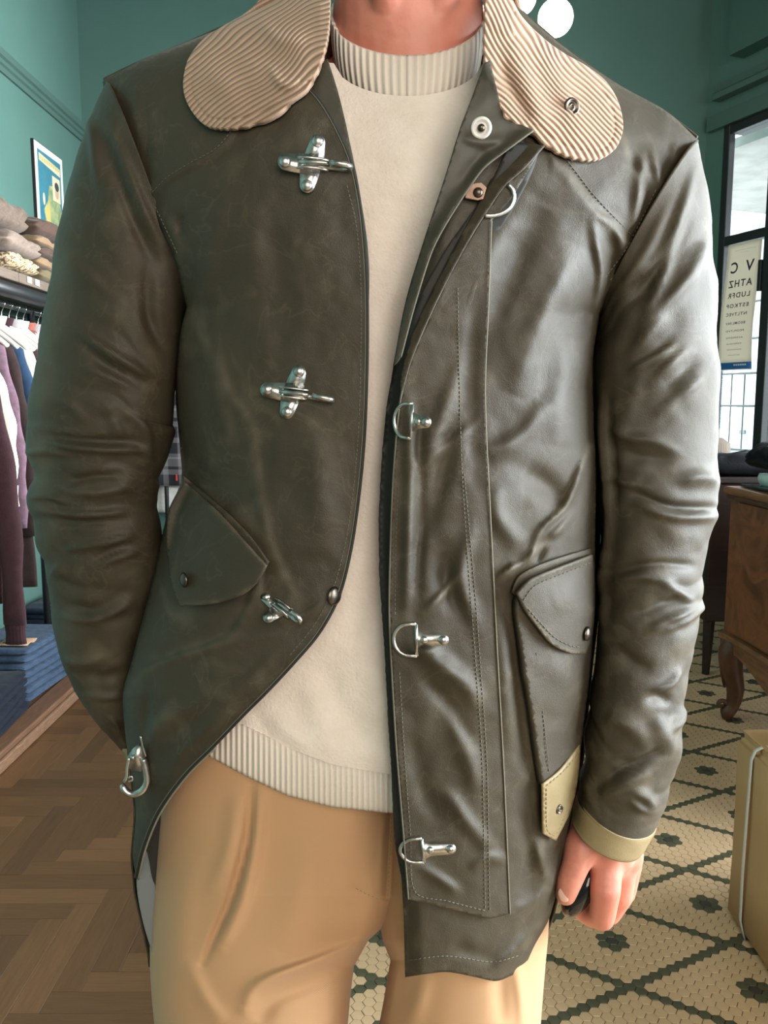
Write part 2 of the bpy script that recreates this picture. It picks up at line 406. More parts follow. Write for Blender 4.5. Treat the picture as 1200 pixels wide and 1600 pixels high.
wallbox('wall_right', WE.x, WE.x+.14, -.9, 1.9, 0, .55); wallbox('wall_right', WE.x, WE.x+.14, -.9, 1.9, 2.75, ZC)
wallbox('wall_front', XL-.16, WE.x+.14, -2.5, -2.35, 0, ZC)
# mouldings
def trim(name, pts_prof, path, matl):                                   # profile (off-wall, up) swept along a straight run
    a, b, nrm = path; R = []
    for q in (a, b): R.append([(q.x + nrm.x*o, q.y + nrm.y*o, q.z + h) for o, h in pts_prof])
    return st(fix_normals(mk(name, *sweep(np.array(R)), matl, None, False)))
prof = [(0, -.055), (.012, -.055), (.012, -.030), (.022, -.024), (.022, -.006), (.034, 0), (.034, .022), (.018, .03), (.018, .045), (.008, .052), (0, .052)]
trim('trim_1', prof, (Vector((XL, -1.2, 2.725)), Vector((XL, YB, 2.725)), Vector((1, 0, 0))), TRIM)
trim('baseboard_left', [(0, 0), (.02, 0), (.02, .12), (.012, .14), (0, .14)], (Vector((XL, -1.2, 0)), Vector((XL, YB, 0)), Vector((1, 0, 0))), TRIM)
trim('baseboard_back', [(0, 0), (.02, 0), (.02, .12), (.012, .14), (0, .14)], (Vector((XL, YB, 0)), Vector((1.9, YB, 0)), Vector((0, -1, 0))), TRIM)
trim('trim_2', [(0, 0), (.06, 0), (.06, .03), (.03, .05), (.03, .09), (0, .1)], (wp(-.10, 2.86), wp(2.1, 2.86), WN), TRIM)
st(quadbox('trim_3', -.16, 2.1, HEAD+.05, HEAD+.13, 0, .03, TRIM))
st(quadbox('trim_4', .06, 2.1, 3.03, ZC, 0, .10, CEIL))
# the window: frame, mullions, transom, panes each a piece
win = empty('window_1', wp(.5, SILL)); win['kind'] = 'structure'
FR = BLACK
def wpc(name, s0, s1, z0, z1, d0, d1, m, bevel=.004): return quadbox(name, s0, s1, z0, z1, d0, d1, m, win, bevel)
wpc('jamb', -.045, .0, SILL, HEAD+.05, -.03, .012, FR)
wpc('head', .0, 2.1, HEAD, HEAD+.05, -.09, .012, FR)
wpc('sill', -.02, 2.1, SILL-.04, SILL, -.12, .16, mat('sill_paint', (.35, .36, .35), .4))
MS = [.288, .70, 1.25, 1.85]; TZ = (2.075, 2.125)
for s in MS: wpc('mullion', s, s+.056, SILL, HEAD, -.05, .02, FR)
prev = 0.0
GL = glass_mat('window_glass', (.96, .985, .98)); GREYBAR = mat('glazing_bar_grey', (.16, .17, .17), .5)
for i, s in enumerate(MS):
    wpc('transom', prev, s, *TZ, -.035, .014, FR)
    for z0, z1 in ((SILL, TZ[0]), (TZ[1], HEAD)): wpc('pane', prev, s, z0, z1, -.027, -.022, GL, 0)
    prev = s + .056
wpc('latch', .266, .288, 1.80, 1.96, .0, .03, BLACK, .003)
# outside: the far side of the street, a pale pillar, a gate of thin bars, an awning seen through the upper pane
STREET = mat('pavement_grey', (.42, .42, .41), .8, c2=(.5, .5, .49), nscale=4)
box('ground', (5.2, 7.0, -.16), (9.5, 14, .1), STREET)['kind'] = 'structure'
fac = empty('street_house', (4.6, 12.0, -.11), 'pale rendered house front across the street, seen through the window', 'building')
RENDER_ = mat('pale_render', (.80, .80, .77), .8, c2=(.86, .86, .84), nscale=3); GREYW = mat('grey_pane', (.25, .28, .3), .2)
box('facade', (5.0, 12.2, 3.2), (9, .3, 6.6), RENDER_, fac)
for x in (2.6, 3.6, 4.6, 5.6, 6.6):
    for z in (1.4, 4.0):
        w_ = box('window', (x, 12.03, z), (.5, .05, 1.1), GREYW, fac); box('glazing_bar', (x, 11.99, z), (.04, .04, 1.1), RENDER_, w_); box('sill', (x, 11.96, z-.58), (.62, .16, .06), RENDER_, w_)
box('cornice', (5.0, 11.98, 2.7), (9, .22, .14), RENDER_, fac); box('base_band', (5.0, 12.0, .25), (9, .14, .7), GREYW, fac)
pill = empty('porch_pillar', tuple(wp(-.43, -.11, -.67)), 'pale painted porch pillar just outside the window', 'pillar')
PALE = mat('pale_aqua_paint', (.70, .80, .80), .6)
def pbox(name, s0, s1, z0, z1, d0, d1, m, par): return quadbox(name, s0, s1, z0, z1, d0, d1, m, par, .004)
pbox('shaft', -.49, -.38, -.11, 2.3, -.74, -.62, PALE, pill); pbox('base', -.52, -.35, -.11, .3, -.77, -.59, PALE, pill); pbox('capital', -.52, -.35, 2.22, 2.32, -.77, -.59, PALE, pill)
pbox('letter_slot', -.45, -.40, 1.02, 1.045, -.62, -.612, GREYW, pill)
gate = empty('grille', tuple(wp(.2, .5, -.30)), 'thin grey metal grille of crossed bars outside the window', 'grille')
for z in (.94, 1.2, 1.39, 1.59, 1.80):
    v, f = tube_pts([wp(-.34, z, -.3), wp(2.0, z, -.3)], .0065, 8); mk('bar', v, f, GREYBAR, gate)
for s in (-.22, -.12):
    v, f = tube_pts([wp(s, .5, -.31), wp(s, 1.39, -.31)], .0045, 8); mk('bar', v, f, GREYBAR, gate)
for s in (.62, .9, 1.2):
    v, f = tube_pts([wp(s, .5, -.31), wp(s, 1.9, -.31)], .0045, 8); mk('bar', v, f, GREYBAR, gate)
awn = empty('shop_canopy', tuple(wp(.3, 2.55, -1.2)), 'grey canopy over the pavement, seen through the upper pane', 'canopy')
AW = mat('canopy_grey', (.30, .29, .27), .7, c2=(.42, .41, .38), nscale=5); AWE = mat('canopy_edge', (.42, .47, .52), .5)
pbox('soffit', -1.6, 3.0, 2.72, 2.78, -1.9, -.35, AW, awn); pbox('edge_board', -1.6, 3.0, 2.60, 2.78, -1.95, -1.9, AWE, awn)
rb = mat('rusty_pipe', (.28, .09, .06), .6)
v, f = tube_pts([wp(-.3, 2.70, -1.0), wp(1.0, 2.70, -.6)], .016, 8); mk('pipe', v, f, rb, awn)

# ---- floor: parquet on the left, hexagonal mosaic on the right; a base with every board and tile laid on it
XS = -.30
floor = st(box('floor', (.55, 1.3, -.055), (4.7, 7.6, .10), GROUT))
# hexagons 25 mm across flats
PF = .0252; RH = PF/math.sqrt(3); A0 = math.radians(-2.0); O0 = on_floor(957, 1470)
ex = Vector((math.cos(A0), math.sin(A0))); ey = Vector((-math.sin(A0), math.cos(A0)))
def pix(x, y, z=0):
    d = y*CP - (z-CAM_H)*SP; return 600 + F*x/d, 800 - F*(y*SP + (z-CAM_H)*CP)/d
hexes = []
for i in range(-140, 180):
    for j in range(-260, 260):
        X_, Y_ = 1.5*RH*i, PF*(j + i*.5)
        x = O0.x + ex.x*X_ + ey.x*Y_; y = O0.y + ex.y*X_ + ey.y*Y_
        if x < XS + RH*1.02 or y > YB or y < -.3: continue
        if x > W0.x + .397*(W0.y - y) : continue
        a, b = (j + 6) % 12, (i + j + 6) % 12
        kind = 1 if (a == 0 or b == 0) else 0
        ring = max(abs((a-6)), abs((b-6)), abs((a-6)-(b-6))) if kind == 0 else 9
        fi, fj = b - a, a - 6                                        # axial coordinates from the flower's centre
        da, db = a - 6, b - 6
        dist = max(abs(da), abs(db - da), abs(db))
        if kind == 0 and dist <= 1: kind = 2 if dist == 0 else 1
        hexes.append((x, y, kind))
def hexmesh(lst, jz=0):
    vs_, fs_ = [], []
    for (x, y, dz, tx, ty) in lst:
        k = len(vs_)
        for r, z in ((RH*.965, -.0015), (RH*.905, 0.0)):
            for q in range(6):
                a = A0 + q*math.pi/3; px, py = r*math.cos(a), r*math.sin(a); vs_.append((x+px, y+py, z + dz + tx*px + ty*py))
        fs_ += [(k+q, k+(q+1) % 6, k+6+(q+1) % 6, k+6+q) for q in range(6)] + [tuple(k+6+q for q in range(6))]
    return vs_, fs_
KM = [TILE, TILE_G, TILE_B]
protos = []
for m_ in KM:
    me = bpy.data.meshes.new('hex_tile'); me.from_pydata(*[hexmesh([(0, 0, 0, 0, 0)])[0], [], hexmesh([(0, 0, 0, 0, 0)])[1]]); me.materials.append(m_); protos.append(me)
def vis(x, y):
    u, v = pix(x, y)
    if not (0 <= u <= 1210 and v <= 1615): return False
    if 548 < u < 618 and v > 1455: return True
    if u > 830 and v > 1040 and not (u > 1128 and v < 1425 + (u-1128)*1.5 and v > 1100): return u > pl(v, [(1000, 1085), (1160, 1060), (1290, 1000), (1440, 900), (1460, 850)]) - 6
    return False
vz = sorted([h for h in hexes if vis(h[0], h[1])], key=lambda h: h[1])
near = set((h[0], h[1]) for h in vz[:300])
rng = random.Random(5)
rest = [[], [], []]
for h in hexes:
    jit = (rng.uniform(-.0004, .0004), rng.uniform(-.012, .012), rng.uniform(-.012, .012))
    if (h[0], h[1]) in near:
        o = bpy.data.objects.new('hex_tile', protos[h[2]]); COL.objects.link(o); adopt(o, floor)
        o.location = (h[0], h[1], jit[0]); o.rotation_euler = (jit[1], jit[2], 0)
    else: rest[h[2]].append((h[0], h[1], jit[0], jit[1], jit[2]))
for k in range(3):
    v, f = hexmesh(rest[k]); mk('hex_tile_field', v, f, KM[k], floor, False, 'stuff')
# herringbone boards
BW, BL = .062, .372
nb_ = 6; plX = bpy.data.meshes.new('plank'); plY = bpy.data.meshes.new('plank')
def board(me, lx, ly, m):
    bm = bmesh.new(); bmesh.ops.create_cube(bm, size=1); bmesh.ops.scale(bm, verts=bm.verts, vec=(lx-.0006, ly-.0006, .006))
    bmesh.ops.bevel(bm, geom=[e for e in bm.edges if all(v.co.z > 0 for v in e.verts)], offset=.0007, segments=1, affect='EDGES'); bm.to_mesh(me); bm.free(); me.materials.append(m)
board(plX, BL, BW, OAKX); board(plY, BW, BL, OAKY)
OX, OY = -.448 - .0, 1.778
cnt = 0
for k in range(-60, 60):
    for m in range(-8, 9):
        for t in (0, 1):
            if t == 0: x0, y0, lx, ly = k*BW, k*BW + 2*nb_*BW*m, BL, BW
            else: x0, y0, lx, ly = k*BW, (k+1)*BW + 2*nb_*BW*m, BW, BL
            cx, cy = OX + x0 + lx/2, OY + y0 + ly/2
            if cx + lx/2 < (-1.33 if cy > 1.6 else -1.72) or cx - lx/2 > XS-.012 or cy < .1 or cy > 4.75: continue
            me = (plX, plY)[t]
            if cx + lx/2 > XS-.004:                              # sawn off along the strip
                nl_ = XS-.004 - (cx - lx/2); cx = cx - lx/2 + nl_/2; me = bpy.data.meshes.new('plank'); board(me, nl_, ly, (OAKX, OAKY)[t])
            o = bpy.data.objects.new('plank', me); COL.objects.link(o); adopt(o, floor)
            o.location = (cx, cy, -.0033 + rng.uniform(-.0003, .0003)); cnt += 1
print('planks', cnt, 'hexes', len(hexes), 'visible', len(vz))
box('threshold_strip', (XS+.003, 2.3, -.001), (.022, 5.2, .006), mat('brass_strip', (.3, .2, .1), .4, metal=1), floor, bevel=.001)
box('floor_edge', (XS-.20, 2.8, -.006), (.46, 4.2, .004), mat('dark_underlay', (.05, .03, .02), .8), floor)
# ================================================================== THE PERSON
person = empty('person', (0.02, 0.76, 0.0), 'person in an open olive waxed jacket, cream sweater and tan trousers, hand in pocket', 'person')
YC = 0.76
LS = [(60, 150), (130, 150), (300, 195), (480, 270), (560, 272), (640, 275), (700, 281), (750, 285), (800, 262), (900, 238), (1000, 208), (1085, 189), (1200, 201), (1270, 209), (1340, 203), (1400, 209), (1500, 232)]
RS = [(60, 1105), (215, 1105), (300, 1075), (400, 1000), (490, 950), (600, 936), (750, 940), (860, 938), (950, 938), (1030, 928), (1180, 914), (1330, 890), (1430, 867), (1540, 826)]
SH = [(100, 150), (150, 125), (220, 92), (300, 60), (400, 15), (500, -30), (640, -50), (760, -30), (800, 0), (880, 70), (965, 130), (1040, 172), (1110, 225)]
def torso(u, v, d=.13, p=2.4, yc=YC, L=260., lift=0):
    a, b = pl(v, LS), pl(v, RS)
    s = np.clip((u - (a+b)/2) / ((b-a)/2), -1, 1)
    q = np.clip((v - pl(u, SH)) / L, 0, 1)
    rise = np.sqrt(np.clip(1 - (1-q)**2, 0, 1))
    return yc - d * (1 - np.abs(s)**p)**(1/p) * rise
def noise_h(u, v):
    return .0016*vnoise(u/95, v/120, 3) + .0011*vnoise(u/42, v/55, 5) + .0005*vnoise(u/19, v/22, 9)
YOKE_L = [(230, 320), (262, 287), (300, 263), (340, 240), (372, 202)]
YOKE_R = [(868, 245), (895, 280), (922, 315), (960, 356), (998, 394)]
ARM_L = [(160, 128), (170, 175), (192, 240), (232, 320), (270, 400), (292, 480)]
ARM_R = [(937, 490), (960, 440), (995, 390), (1040, 300), (1092, 220)]
POCK_L = [(398, 905), (385, 945), (362, 985), (340, 1000), (300, 1014), (240, 1035), (215, 1050), (198, 1080)]
ST_L = [
 (YOKE_L, 3, 3.5, 'b'), (POCK_L, 3, 5, 'b'),
 ([(215, 1055), (270, 1030), (340, 1010), (440, 990)], 5, 1.2), ([(330, 480), (350, 600), (390, 670), (402, 760), (420, 850), (455, 930)], 9, 2.5),
 ([(300, 500), (330, 560), (358, 690)], 14, 4), ([(428, 300), (432, 420), (440, 560)], 22, -3), ([(345, 320), (322, 420), (312, 520)], 18, 4),
 ([(245, 325), (262, 350), (285, 420)], 9, 4), ([(285, 335), (280, 372)], 7, -4),
 ([(200, 120), (215, 150), (225, 240)], 20, 4), ([(220, 130), (228, 200), (232, 290)], 9, -2.5),
 ([(480, 640), (500, 760), (512, 880)], 26, 3), ([(300, 820), (340, 860), (390, 900)], 12, 2),
 ([(220, 1180), (250, 1130), (330, 1090)], 16, 5), ([(235, 1060), (230, 1120), (222, 1200)], 9, -5), ([(300, 1160), (360, 1090), (450, 1010)], 14, 3),
 ([(250, 1240), (290, 1170), (390, 1090)], 9, 2.5), ([(425, 970), (480, 960), (515, 930)], 10, 3), ([(335, 820), (350, 790), (300, 720)], 14, -3)]
ST_R = [
 (YOKE_R, 3, -3.5, 'b'),
 ([(651, 729), (715, 685), (749, 655)], 10, 3), ([(759, 712), (816, 681), (857, 627)], 16, 5), ([(816, 740), (850, 755), (877, 789)], 18, -7),
 ([(769, 762), (782, 813), (816, 854)], 16, 5), ([(828, 874), (846, 828), (884, 790), (921, 695)], 5, 5), ([(782, 897), (816, 880), (866, 835), (895, 800)], 5, 4),
 ([(775, 905), (790, 896), (806, 880)], 6, 5), ([(836, 880), (850, 850), (868, 838)], 7, -6),
 ([(927, 347), (934, 386), (941, 430), (932, 485), (922, 540)], 8, 6), ([(936, 336), (964, 353), (978, 408)], 8, 4), ([(950, 370), (960, 400), (965, 430)], 8, -3),
 ([(1003, 241), (1000, 290), (990, 353)], 8, 5), ([(1016, 232), (1026, 260), (1034, 300)], 7, 5), ([(1053, 225), (1057, 255)], 6, 4), ([(985, 240), (1012, 300), (1010, 340)], 7, -3.5),
 ([(905, 380), (850, 500), (800, 620)], 26, 7), ([(850, 320), (790, 450), (725, 590)], 24, -6), ([(800, 330), (745, 440), (690, 560)], 20, 4), ([(900, 520), (880, 620), (866, 700)], 24, 5),
 ([(905, 700), (915, 780), (900, 850)], 16, 4), ([(720, 560), (700, 660), (650, 740)], 14, 3), ([(690, 640), (665, 740), (650, 850)], 16, -3.5),
 ([(780, 960), (790, 1050), (800, 1180)], 18, 5), ([(800, 1000), (812, 1100), (820, 1200)], 10, -3),
 ([(805, 1424), (851, 1396), (875, 1347)], 10, 4), ([(830, 1440), (850, 1380), (845, 1300)], 12, 4), ([(815, 1260), (830, 1330), (815, 1400)], 14, -4), ([(770, 1512), (800, 1490), (832, 1450)], 8, 5), ([(700, 1480), (780, 1500)], 12, -2.5),
 ([(835, 1240), (830, 1300), (870, 1400)], 8, 3)]
ST_P = [
 ([(664, 958), (690, 930), (715, 901)], 7, 3.5), ([(655, 1010), (690, 1040), (722, 1066), (749, 1105)], 15, 6), ([(660, 1060), (700, 1100), (735, 1160)], 12, -4), ([(651, 729), (715, 685), (749, 655)], 9, 3),
 ([(697, 1235), (732, 1287), (770, 1330)], 12, 4), ([(655, 1354), (690, 1375), (718, 1396)], 8, 3), ([(735, 1360), (760, 1340), (790, 1345)], 8, 3), ([(690, 860), (700, 920), (720, 960)], 16, -4),
 ([(700, 1100), (730, 1180), (745, 1240)], 14, 4), ([(640, 1150), (660, 1230), (690, 1290)], 14, -3), ([(720, 560), (695, 640), (650, 740)], 14, 4), ([(715, 640), (690, 740), (660, 850)], 16, -4), ([(745, 450), (735, 600), (745, 760)], 14, -3),
 ([(740, 820), (720, 900), (745, 980)], 12, 4), ([(640, 620), (640, 760), (634, 960)], 9, 4), ([(655, 640), (658, 780), (650, 960)], 9, -3), ([(640, 1010), (655, 1020), (690, 1010)], 8, 3)]
def h_left(u, v): return strokes_h(ST_L, u, v) + noise_h(u, v)
EDGE_R = [(100, 757), (160, 735), (200, 720), (280, 695), (370, 665), (470, 635), (570, 615), (660, 603), (750, 597), (850, 596), (950, 600), (1050, 606), (1150, 613), (1300, 622), (1420, 630), (1527, 633)]
def h_right(u, v):
    e = u - pl(v, EDGE_R)
    return 1.45*strokes_h(ST_R, u, v) + 1.2*noise_h(u, v) - .016*np.exp(-(e/16)**2)
def h_plk(u, v): return 1.4*strokes_h(ST_P, u, v) + 1.2*noise_h(u, v)

def wear_fn(lines, w=4, amt=.8):
    def fn(u, v):
        h = np.zeros_like(u)
        for q in lines: h = np.maximum(h, strokes_h([(q, w, 1000*amt, 's')], u, v))
        return np.clip(h * (.55 + .6*vnoise(u/14, v/14, 4)), 0, 1)
    return fn
def side_pts(lst, side, vr):
    """extra points where the torso turns out of sight"""
    out = []
    for v in np.arange(vr[0], vr[1], 6):
        a, b = pl(v, LS), pl(v, RS); c, w = (a+b)/2, (b-a)/2
        for s in (.9, .93, .955, .973, .985, .993): out.append((c + side*w*s, v))
    return np.array(out)

# ---- jacket: the back and sides are the jacket's own mesh, cut pieces are its sub-parts
LB = [(-60, 160), (130, 160), (240, 194), (320, 234), (400, 272), (480, 290)] + [p for p in LS if p[0] > 500]
RB = [(-60, 1092), (220, 1092), (300, 1040), (390, 995), (440, 960), (490, 940)] + [p for p in RS if p[0] > 500]
rows, ang = 80, 48
V = np.linspace(0, 1, rows); rings = []
for t in V:
    ring = []
    for j in range(ang + 1):
        th = math.pi * (j/ang)                       # from right side round the back to the left side
        s = math.cos(th) * .995
        top = max(pl(np.array([626 + 466*s]), SH)[0], 28 if abs(s) < .34 else -99)
        v = top + 3 + (1508 - 190*math.sin(th) - top) * t
        a, b = pl(v, LB), pl(v, RB); u = (a+b)/2 + (b-a)/2*s
        q = min(1, (v - top)/260); rise = math.sqrt(max(0, 1-(1-q)**2))
        y = YC + .105*(1-abs(s)**2.4)**(1/2.4)*rise
        ring.append(P(u, v, y))
    rings.append(ring)
v_, f_ = sweep(np.array(rings), closed=False)
jacket = mk('jacket', v_, f_, WAX, person)
jacket['label'] = 'thigh-length dark olive waxed cotton jacket worn open'
m_ = jacket.modifiers.new('thickness', 'SOLIDIFY'); m_.thickness = .0016; m_.offset = 0

L_POLY = [(160, 128, 1), (220, 94), (300, 62), (400, 20), (480, -30, 1), (515, -30, 1), (505, 60), (484, 105), (466, 122, 1), (500, 158), (528, 205), (550, 258), (564, 330), (572, 420), (574, 520), (572, 620), (568, 700), (560, 780),
  (548, 860), (530, 930), (500, 987), (460, 1035), (420, 1078), (380, 1118), (335, 1165), (290, 1210), (250, 1265), (226, 1320), (213, 1372, 1), (207, 1335), (212, 1270), (204, 1200), (196, 1150), (192, 1085), (205, 1035), (222, 970), (240, 900), (262, 800), (284, 750), (281, 700), (275, 610), (282, 520), (292, 480, 1), (270, 400), (232, 320), (192, 240), (170, 175)]
front_l = panel('front_panel', L_POLY, torso, WAX, jacket, 5, hmap=h_left, extra=side_pts(LS, -1, (480, 1370)),
   attrs={'wear': wear_fn([[(350, 600), (390, 660), (402, 760), (420, 850), (455, 930)], [(300, 500), (335, 560), (360, 690)], [(560, 780), (548, 860), (530, 930), (500, 987)], [(212, 1270), (220, 1180), (260, 1120)], POCK_L], 12, .5)})
R_POLY = [(757, 100, 1)] + [(u, v) for v, u in EDGE_R[1:-1]] + [(633, 1527, 1), (665, 1522), (700, 1519), (740, 1526), (775, 1533), (800, 1524), (818, 1517, 1), (834, 1480), (860, 1430), (884, 1330), (907, 1180), (921, 1050), (930, 950), (930, 860), (932, 750), (928, 650), (927, 560), (937, 490, 1),
  (960, 440), (995, 390), (1040, 300), (1092, 220, 1), (1040, 173), (965, 131), (880, 72), (800, 2), (775, -30, 1), (762, -30, 1), (768, 60)]
front_r = panel('front_panel', R_POLY, torso, WAX, jacket, 5, hmap=h_right, extra=side_pts(RS, 1, (480, 1520)),
   attrs={'wear': wear_fn([[(828, 874), (846, 828), (884, 790), (921, 695)], [(782, 897), (816, 880), (866, 835), (895, 800)], [(775, 905), (800, 895), (812, 930)], [(945, 160), (975, 215), (980, 240)], [(850, 1300), (840, 1380), (870, 1400), (820, 1480)], [(835, 1240), (850, 1330)], YOKE_R], 5, .7)})
def off(d, fn=None, base=torso): return (lambda u, v: base(u, v) - d - (fn(u, v) if fn else 0))
# inner facing strip on the left, folded light-facing strip, inner layer painted dark for the shade in the placket gap
panel('facing', [(486, 100, 1), (512, 92, 1), (530, 150), (545, 215), (560, 290), (573, 370), (577, 430), (574, 520, 1), (566, 420), (556, 330), (542, 258), (520, 205), (494, 160), (468, 128, 1)], lambda u, v: torso(u, v) + .006 - .004*np.sin(np.clip((v-100)/400, 0, 1)*3.1), WAX_IN, jacket, 5, hmap=noise_h)
panel('shaded_fly', [(800, 226), (760, 300), (690, 400), (640, 500), (610, 600), (598, 700), (593, 800), (594, 900), (600, 1000), (606, 1100), (612, 1200), (620, 1330), (634, 1402, 1), (640, 1402, 1), (636, 1300), (626, 1150), (617, 1000), (616, 850), (624, 700), (640, 600), (690, 500), (742, 410), (800, 330), (840, 240)], lambda u, v: torso(u, v) + .010*np.exp(-((u-pl(v, EDGE_R))/12)**2) - .0018, DARK_CLOTH_AND_SHADE, jacket, 6, hmap=None)
def f_h(u, v): return .006*np.exp(-((u - pl(v, [(100, 757), (203, 832), (240, 784), (262, 756), (297, 730), (354, 694), (396, 673), (475, 648), (560, 626)]))/16)**2) + noise_h(u, v) + strokes_h([([(722, 215), (752, 222), (790, 218)], 8, 3), ([(760, 232), (735, 270), (720, 310)], 12, -3)], u, v)
facing_r = panel('facing', [(757, 98, 1), (735, 158), (719, 200), (694, 280), (664, 370), (634, 470), (614, 572, 1), (626, 558), (648, 475), (673, 396), (694, 354), (730, 297), (756, 262), (784, 240), (834, 203, 1), (812, 194), (787, 183, 1), (774, 130), (766, 95, 1)], off(.006), WAX_IN, jacket, 4, hmap=f_h)
def s_h(u, v): return -.010*np.clip((pl(v, [(228, 850), (261, 820), (288, 790), (330, 760), (384, 727), (470, 682), (560, 643), (620, 627)]) - u)/34, 0, 1)
panel('placket_edge', [(850, 228, 1), (820, 261), (790, 288), (760, 330), (727, 384), (682, 470), (643, 560), (626, 622, 1), (626, 590), (645, 520), (690, 425), (738, 335), (762, 290), (781, 248), (806, 216, 1)], off(.009), WAX, jacket, 4, hmap=s_h)
PL_EDGE = [(850, 228), (820, 261), (790, 288), (760, 330), (727, 384), (682, 470), (643, 560), (626, 622), (616, 720), (611, 820), (608, 950), (612, 1050), (620, 1180), (630, 1300), (638, 1405)]
PIPE = [(768, 345), (763, 480), (758, 620), (766, 800), (776, 1000), (787, 1200), (797, 1428)]
placket = panel('placket', [(850, 226, 1)] + PL_EDGE[1:-1] + [(638, 1405, 1), (700, 1420), (765, 1436, 1), (797, 1428, 1)] + PIPE[1:-1][::-1] + [(768, 345, 1), (800, 308)], off(.006), WAX, jacket, 5, hmap=h_plk,
   attrs={'wear': wear_fn([[(664, 958), (690, 930), (715, 901)], [(640, 1407), (700, 1420), (765, 1435)], [(616, 720), (611, 820), (610, 950)]], 4, .8)})
panel('lining', [(290, 1200), (276, 1280), (262, 1335), (247, 1440), (240, 1497, 1), (222, 1435), (213, 1372), (226, 1320), (250, 1260)], lambda u, v: torso(u, v)*0 + .735 + (u-210)*.00025, DARK_CLOTH_AND_SHADE, jacket, 5)
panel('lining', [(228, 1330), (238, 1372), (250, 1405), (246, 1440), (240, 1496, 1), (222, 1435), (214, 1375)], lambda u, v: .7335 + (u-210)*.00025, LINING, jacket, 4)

# ---- sleeves
def sleeve(name, pairs, yc, dr, strokes, matl, n=230, m=84, noise=1.0, wear=None, wrap=.0016):
    pr = np.array(pairs, float)                                   # rows: (Lu,Lv,Ru,Rv)
    k = np.linspace(0, len(pr)-1, n)
    def spl(col):
        x = np.arange(len(pr)); q = catmull([(a, b) for a, b in zip(x*100., pr[:, col])], 4); return np.interp(k*100, q[:, 0], q[:, 1])
    Lu, Lv, Ru, Rv = [spl(i) for i in range(4)]
    t = np.linspace(0, 1, n); Y = np.interp(t, np.linspace(0, 1, len(yc)), yc); D = np.interp(t, np.linspace(0, 1, len(dr)), dr)
    th = np.linspace(0, 2*np.pi, m, endpoint=False)
    # bunch samples a little towards the visible half
    A = (P(Ru, Rv, Y) - P(Lu, Lv, Y))/2; C = (P(Ru, Rv, Y) + P(Lu, Lv, Y))/2
    pts = C[:, None, :] + A[:, None, :]*(-np.cos(th))[None, :, None]
    ray = C - np.array([0, 0, CAM_H]); ray[:, 2] = 0; ray /= np.linalg.norm(ray, axis=1)[:, None]   # the arm's depth runs away from the viewer, level
    pts = pts - ray[:, None, :]*(D[:, None]*np.sin(th)[None, :])[:, :, None]
    # normals
    nr = A[:, None, :]/np.linalg.norm(A, axis=1)[:, None, None]*(-np.cos(th))[None, :, None]; nr = nr - ray[:, None, :]*np.sin(th)[None, :, None]
    nr /= np.linalg.norm(nr, axis=2)[:, :, None]
    X = pts.reshape(-1, 3); rel = X - np.array([0, 0, CAM_H]); dep = rel[:, 1]*CP - rel[:, 2]*SP; up = rel[:, 1]*SP + rel[:, 2]*CP
    u = 600 + F*rel[:, 0]/dep; v = 800 - F*up/dep
    h = strokes_h(strokes, u, v)*1.35 + noise*noise_h(u*1.15, v*1.3)
    ss = np.repeat(t, m)*26; h += wrap*np.abs(vnoise(ss + 1.2*vnoise(u/60, v/200, 2), u/150, 11))*2 - wrap
    fade = np.minimum(1, np.repeat(t, m)*12)*np.minimum(1, (1-np.repeat(t, m))*12)
    X = X + nr.reshape(-1, 3)*(h*fade)[:, None]
    vv, ff = sweep(X.reshape(n, m, 3), True, False)
    o = fix_normals(mk(name, vv, ff, matl, jacket))
    attr(o, 'wear', wear(u, v) if wear else np.zeros(len(u)))
    md = o.modifiers.new('thickness', 'SOLIDIFY'); md.thickness = .0016; md.offset = -1
    return o
SL = [(166, 134, 294, 482), (146, 172, 290, 500), (120, 240, 284, 545), (97, 335, 278, 592), (78, 430, 274, 632), (60, 535, 270, 665), (46, 630, 272, 672), (37, 700, 264, 716), (50, 742, 252, 748), (42, 775, 249, 780), (54, 830, 256, 845), (68, 885, 250, 903), (80, 945, 232, 955), (90, 1015, 216, 1022), (110, 1068, 210, 1078), (145, 1118, 208, 1122), (184, 1160, 212, 1152)]
